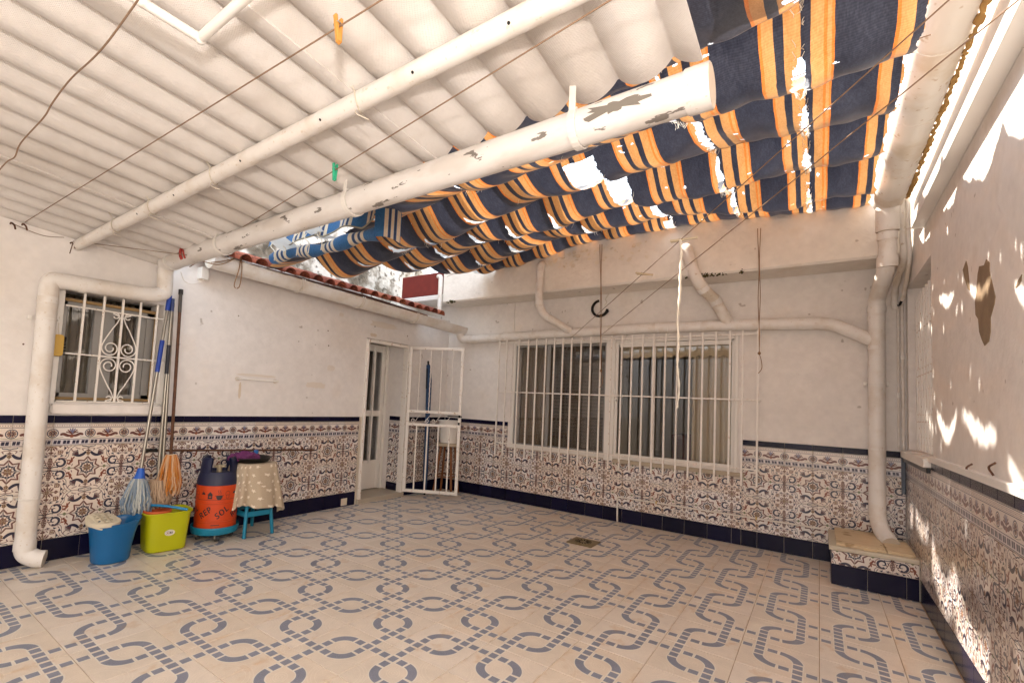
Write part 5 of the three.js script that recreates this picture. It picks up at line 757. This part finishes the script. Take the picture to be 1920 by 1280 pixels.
const br = thing('scrubbing_brush', 'yellow scrubbing brush hanging beside the small window', 'brush', [.014, 1.40, 4.122]); { const s = new THREE.Shape(); const w = .024, h = .068, q = .018; s.moveTo(-w + q, -h); s.lineTo(w - q, -h); s.quadraticCurveTo(w, -h, w, -h + q); s.lineTo(w, h - q); s.quadraticCurveTo(w, h, w - q, h); s.lineTo(-w + q, h); s.quadraticCurveTo(-w, h, -w, h - q); s.lineTo(-w, -h + q); s.quadraticCurveTo(-w, -h, -w + q, -h); const g = new THREE.ExtrudeGeometry(s, { depth: .014, bevelEnabled: true, bevelSize: .003, bevelThickness: .003, bevelSegments: 2 }); g.rotateY(PI / 2); g.translate(.012, 0, 0); part('back', g, paint(0xc8a045, .45), br); const l = []; for (let i = 0; i < 60; i++) { const y = rr(-.06, .06), x = rr(.012, .026); l.push(sweep([V(x, y, -.022), V(x, y + rr(-.003, .003), -.04)], .0016, 4)); } part('bristles', merge(l), paint(0x2a251e, .9), br); part('string', sweep(spline([V(.015, .066, .0), V(.012, .12, .006), V(.002, .19, .004)], 10), .0018, 5), M.string, br); }
const jb = thing('junction_box', 'white junction box under the annex eave', 'box'); { const c = at(383, 513, 'x', .06); part('box', softBox(.0, c.y - .045, c.z - .03, .075, c.y + .05, c.z + .03, .004), M.white, jb); part('cable', sweep(spline([V(.04, c.y - .045, c.z), V(.03, c.y - .09, c.z + .05), V(.02, c.y - .09, c.z + .12), V(.02, c.y - .02, c.z + .16)], 20), .0035, 6), M.pvcDirty, jb); }
// ───────── floor drain and inspection box ─────────
const gt = thing('floor_drain', 'square brass-grey floor drain with ring of slots', 'drain', [2.405, .002, 1.005]); part('plate', softBox(-.112, 0, -.112, .112, .006, .112, .002), paint(0x8a7a58, .45, { metalness: .4 }), gt); part('rim', ring(V(0, .007, 0), V(0, 1, 0), .078, .004, 36), paint(0x8a7a58, .4, { metalness: .5 }), gt); for (let i = 0; i < 14; i++) { const a = i / 14 * 2 * PI, g = softBox(-.022, .0062, -.0045, .022, .0078, .0045, .0005); g.rotateY(-a); g.translate(.05 * Math.cos(a), 0, .05 * Math.sin(a)); part('slot', g, M.dark, gt); }
const ib = thing('inspection_box', 'low tiled inspection box with worn wooden lid in the corner', 'box');
{
  const X0 = 4.118, Z1 = .652, T = .238; part('core', box(X0 + .008, 0, .012, WX - .012, T, Z1 - .008), M.grout, ib);
  const put = (w, y0, y1, x, u0, u1, mat, v0 = 0, v1 = 1) => { const m = part('tile', tileGeo(w - .002, y1 - y0 - .002, u0, v0, u1, v1), mat, ib); m.position.set(x, (y0 + y1) / 2, Z1 - .008); };
  for (const [a, b] of [[0, .2], [.2, .4], [.4, .463]]) { put(b - a, 0, .142, X0 + (a + b) / 2, 0, (b - a) / .2, NAVYTILE[0]); }
  for (const [a, b, f] of [[0, .13, 1], [.13, .33, 0], [.33, .463, 1]]) put(b - a, .142, T, X0 + (a + b) / 2, f ? (a ? 1 : .65) : 0, f ? (a ? .33 : 0) : 1, MOTIF[1], .36, 1);
  for (let i = 0; i < 4; i++) { const a = .015 + i * .158, b = Math.min(a + .158, Z1 - .008); for (const [y0, y1, mat] of [[0, .142, NAVYTILE[1]], [.142, T, MOTIF[0]]]) { const m = part('tile', tileGeo(b - a - .002, y1 - y0 - .002, 0, .3, .8, 1), mat, ib); m.position.set(X0 + .008, (y0 + y1) / 2, (a + b) / 2); m.rotation.y = -PI / 2; } }
  part('rim', softBox(X0 - .012, T, .012, WX - .012, T + .03, Z1 + .006, .005), paint(0xcabfaa, .7), ib);
  const wl = std({ map: dataTex(512, 256, (u, v) => { const g = fbm(u * .1, v, 60, 5, 401), k = fbm(u, v, 6, 4, 405); return mix3(mix3(rgb(222, 205, 174), rgb(200, 174, 136), g), rgb(140, 110, 76), sstep(.66, .82, k) * .6); }, true, 1.7), roughness: .8 });
  part('lid', softBox(X0 + .03, T + .031, .03, 4.42, T + .05, Z1 - .03, .003), wl, ib, 'weathered chipboard lid'); part('lid', softBox(4.425, T + .031, .20, WX - .03, T + .05, Z1 - .035, .003), wl, ib); part('lid_layer', softBox(X0 + .03, T + .0505, .04, 4.41, T + .056, Z1 - .05, .002), wl, ib); part('chip', softBox(4.3, T + .031, Z1 - .03, 4.37, T + .045, Z1 - .012, .002), paint(0xd9c29a, .9), ib);
}
const hc = thing('heating_duct', 'grey metal corner strip on the tiled wall edge', 'trim'); part('strip', softBox(WX - .036, .62, .008, WX - .012, .93, .03, .003), paint(0x57606c, .5), hc);
// ───────── the photographer's flash: pegs, pipes and rails throw its short shadows on the roof sheets and walls, and it glints in the door glass ─────────
{
  const p = V(4.08, 1.55, 5.16), aim = V(1.9, 1.6, 1.8).sub(p).normalize(), t = thing('flash_stand', 'small photographic flash on a thin black stand behind the camera', 'flash', [p.x, 0, p.z]);
  part('pole', sweep([V(0, .30, .03), V(0, p.y - .05, .03)], .009, 10), M.dark, t); for (let i = 0; i < 3; i++) { const a = i * 2.094 + .4; part('leg', sweep([V(.30 * Math.cos(a), .008, .03 + .30 * Math.sin(a)), V(0, .42, .03)], .007, 8), M.dark, t); }
  const head = new THREE.Group(); head.name = 'flash_head'; head.position.set(0, p.y, 0); head.lookAt(aim.clone().add(V(0, p.y, 0))); t.add(head); const q = head.quaternion.clone(); head.quaternion.setFromUnitVectors(V(0, 0, 1), aim);
  part('housing', softBox(-.04, -.03, -.10, .04, .03, -.004, .006), M.dark, head); part('diffuser', softBox(-.035, -.024, -.0035, .035, .024, .002, .001), std({ color: 0xf2efe8, emissive: 0xfff4e8, emissiveIntensity: 2, roughness: .5 }), head);
  const l = new THREE.PointLight(0xfff6f0, 1.65, 0, 2); l.name = 'flash_light'; l.position.copy(p).addScaledVector(aim, .03); l.castShadow = true; l.shadow.radius = 2; scene.add(l);
}
renderer.render(scene, camera);
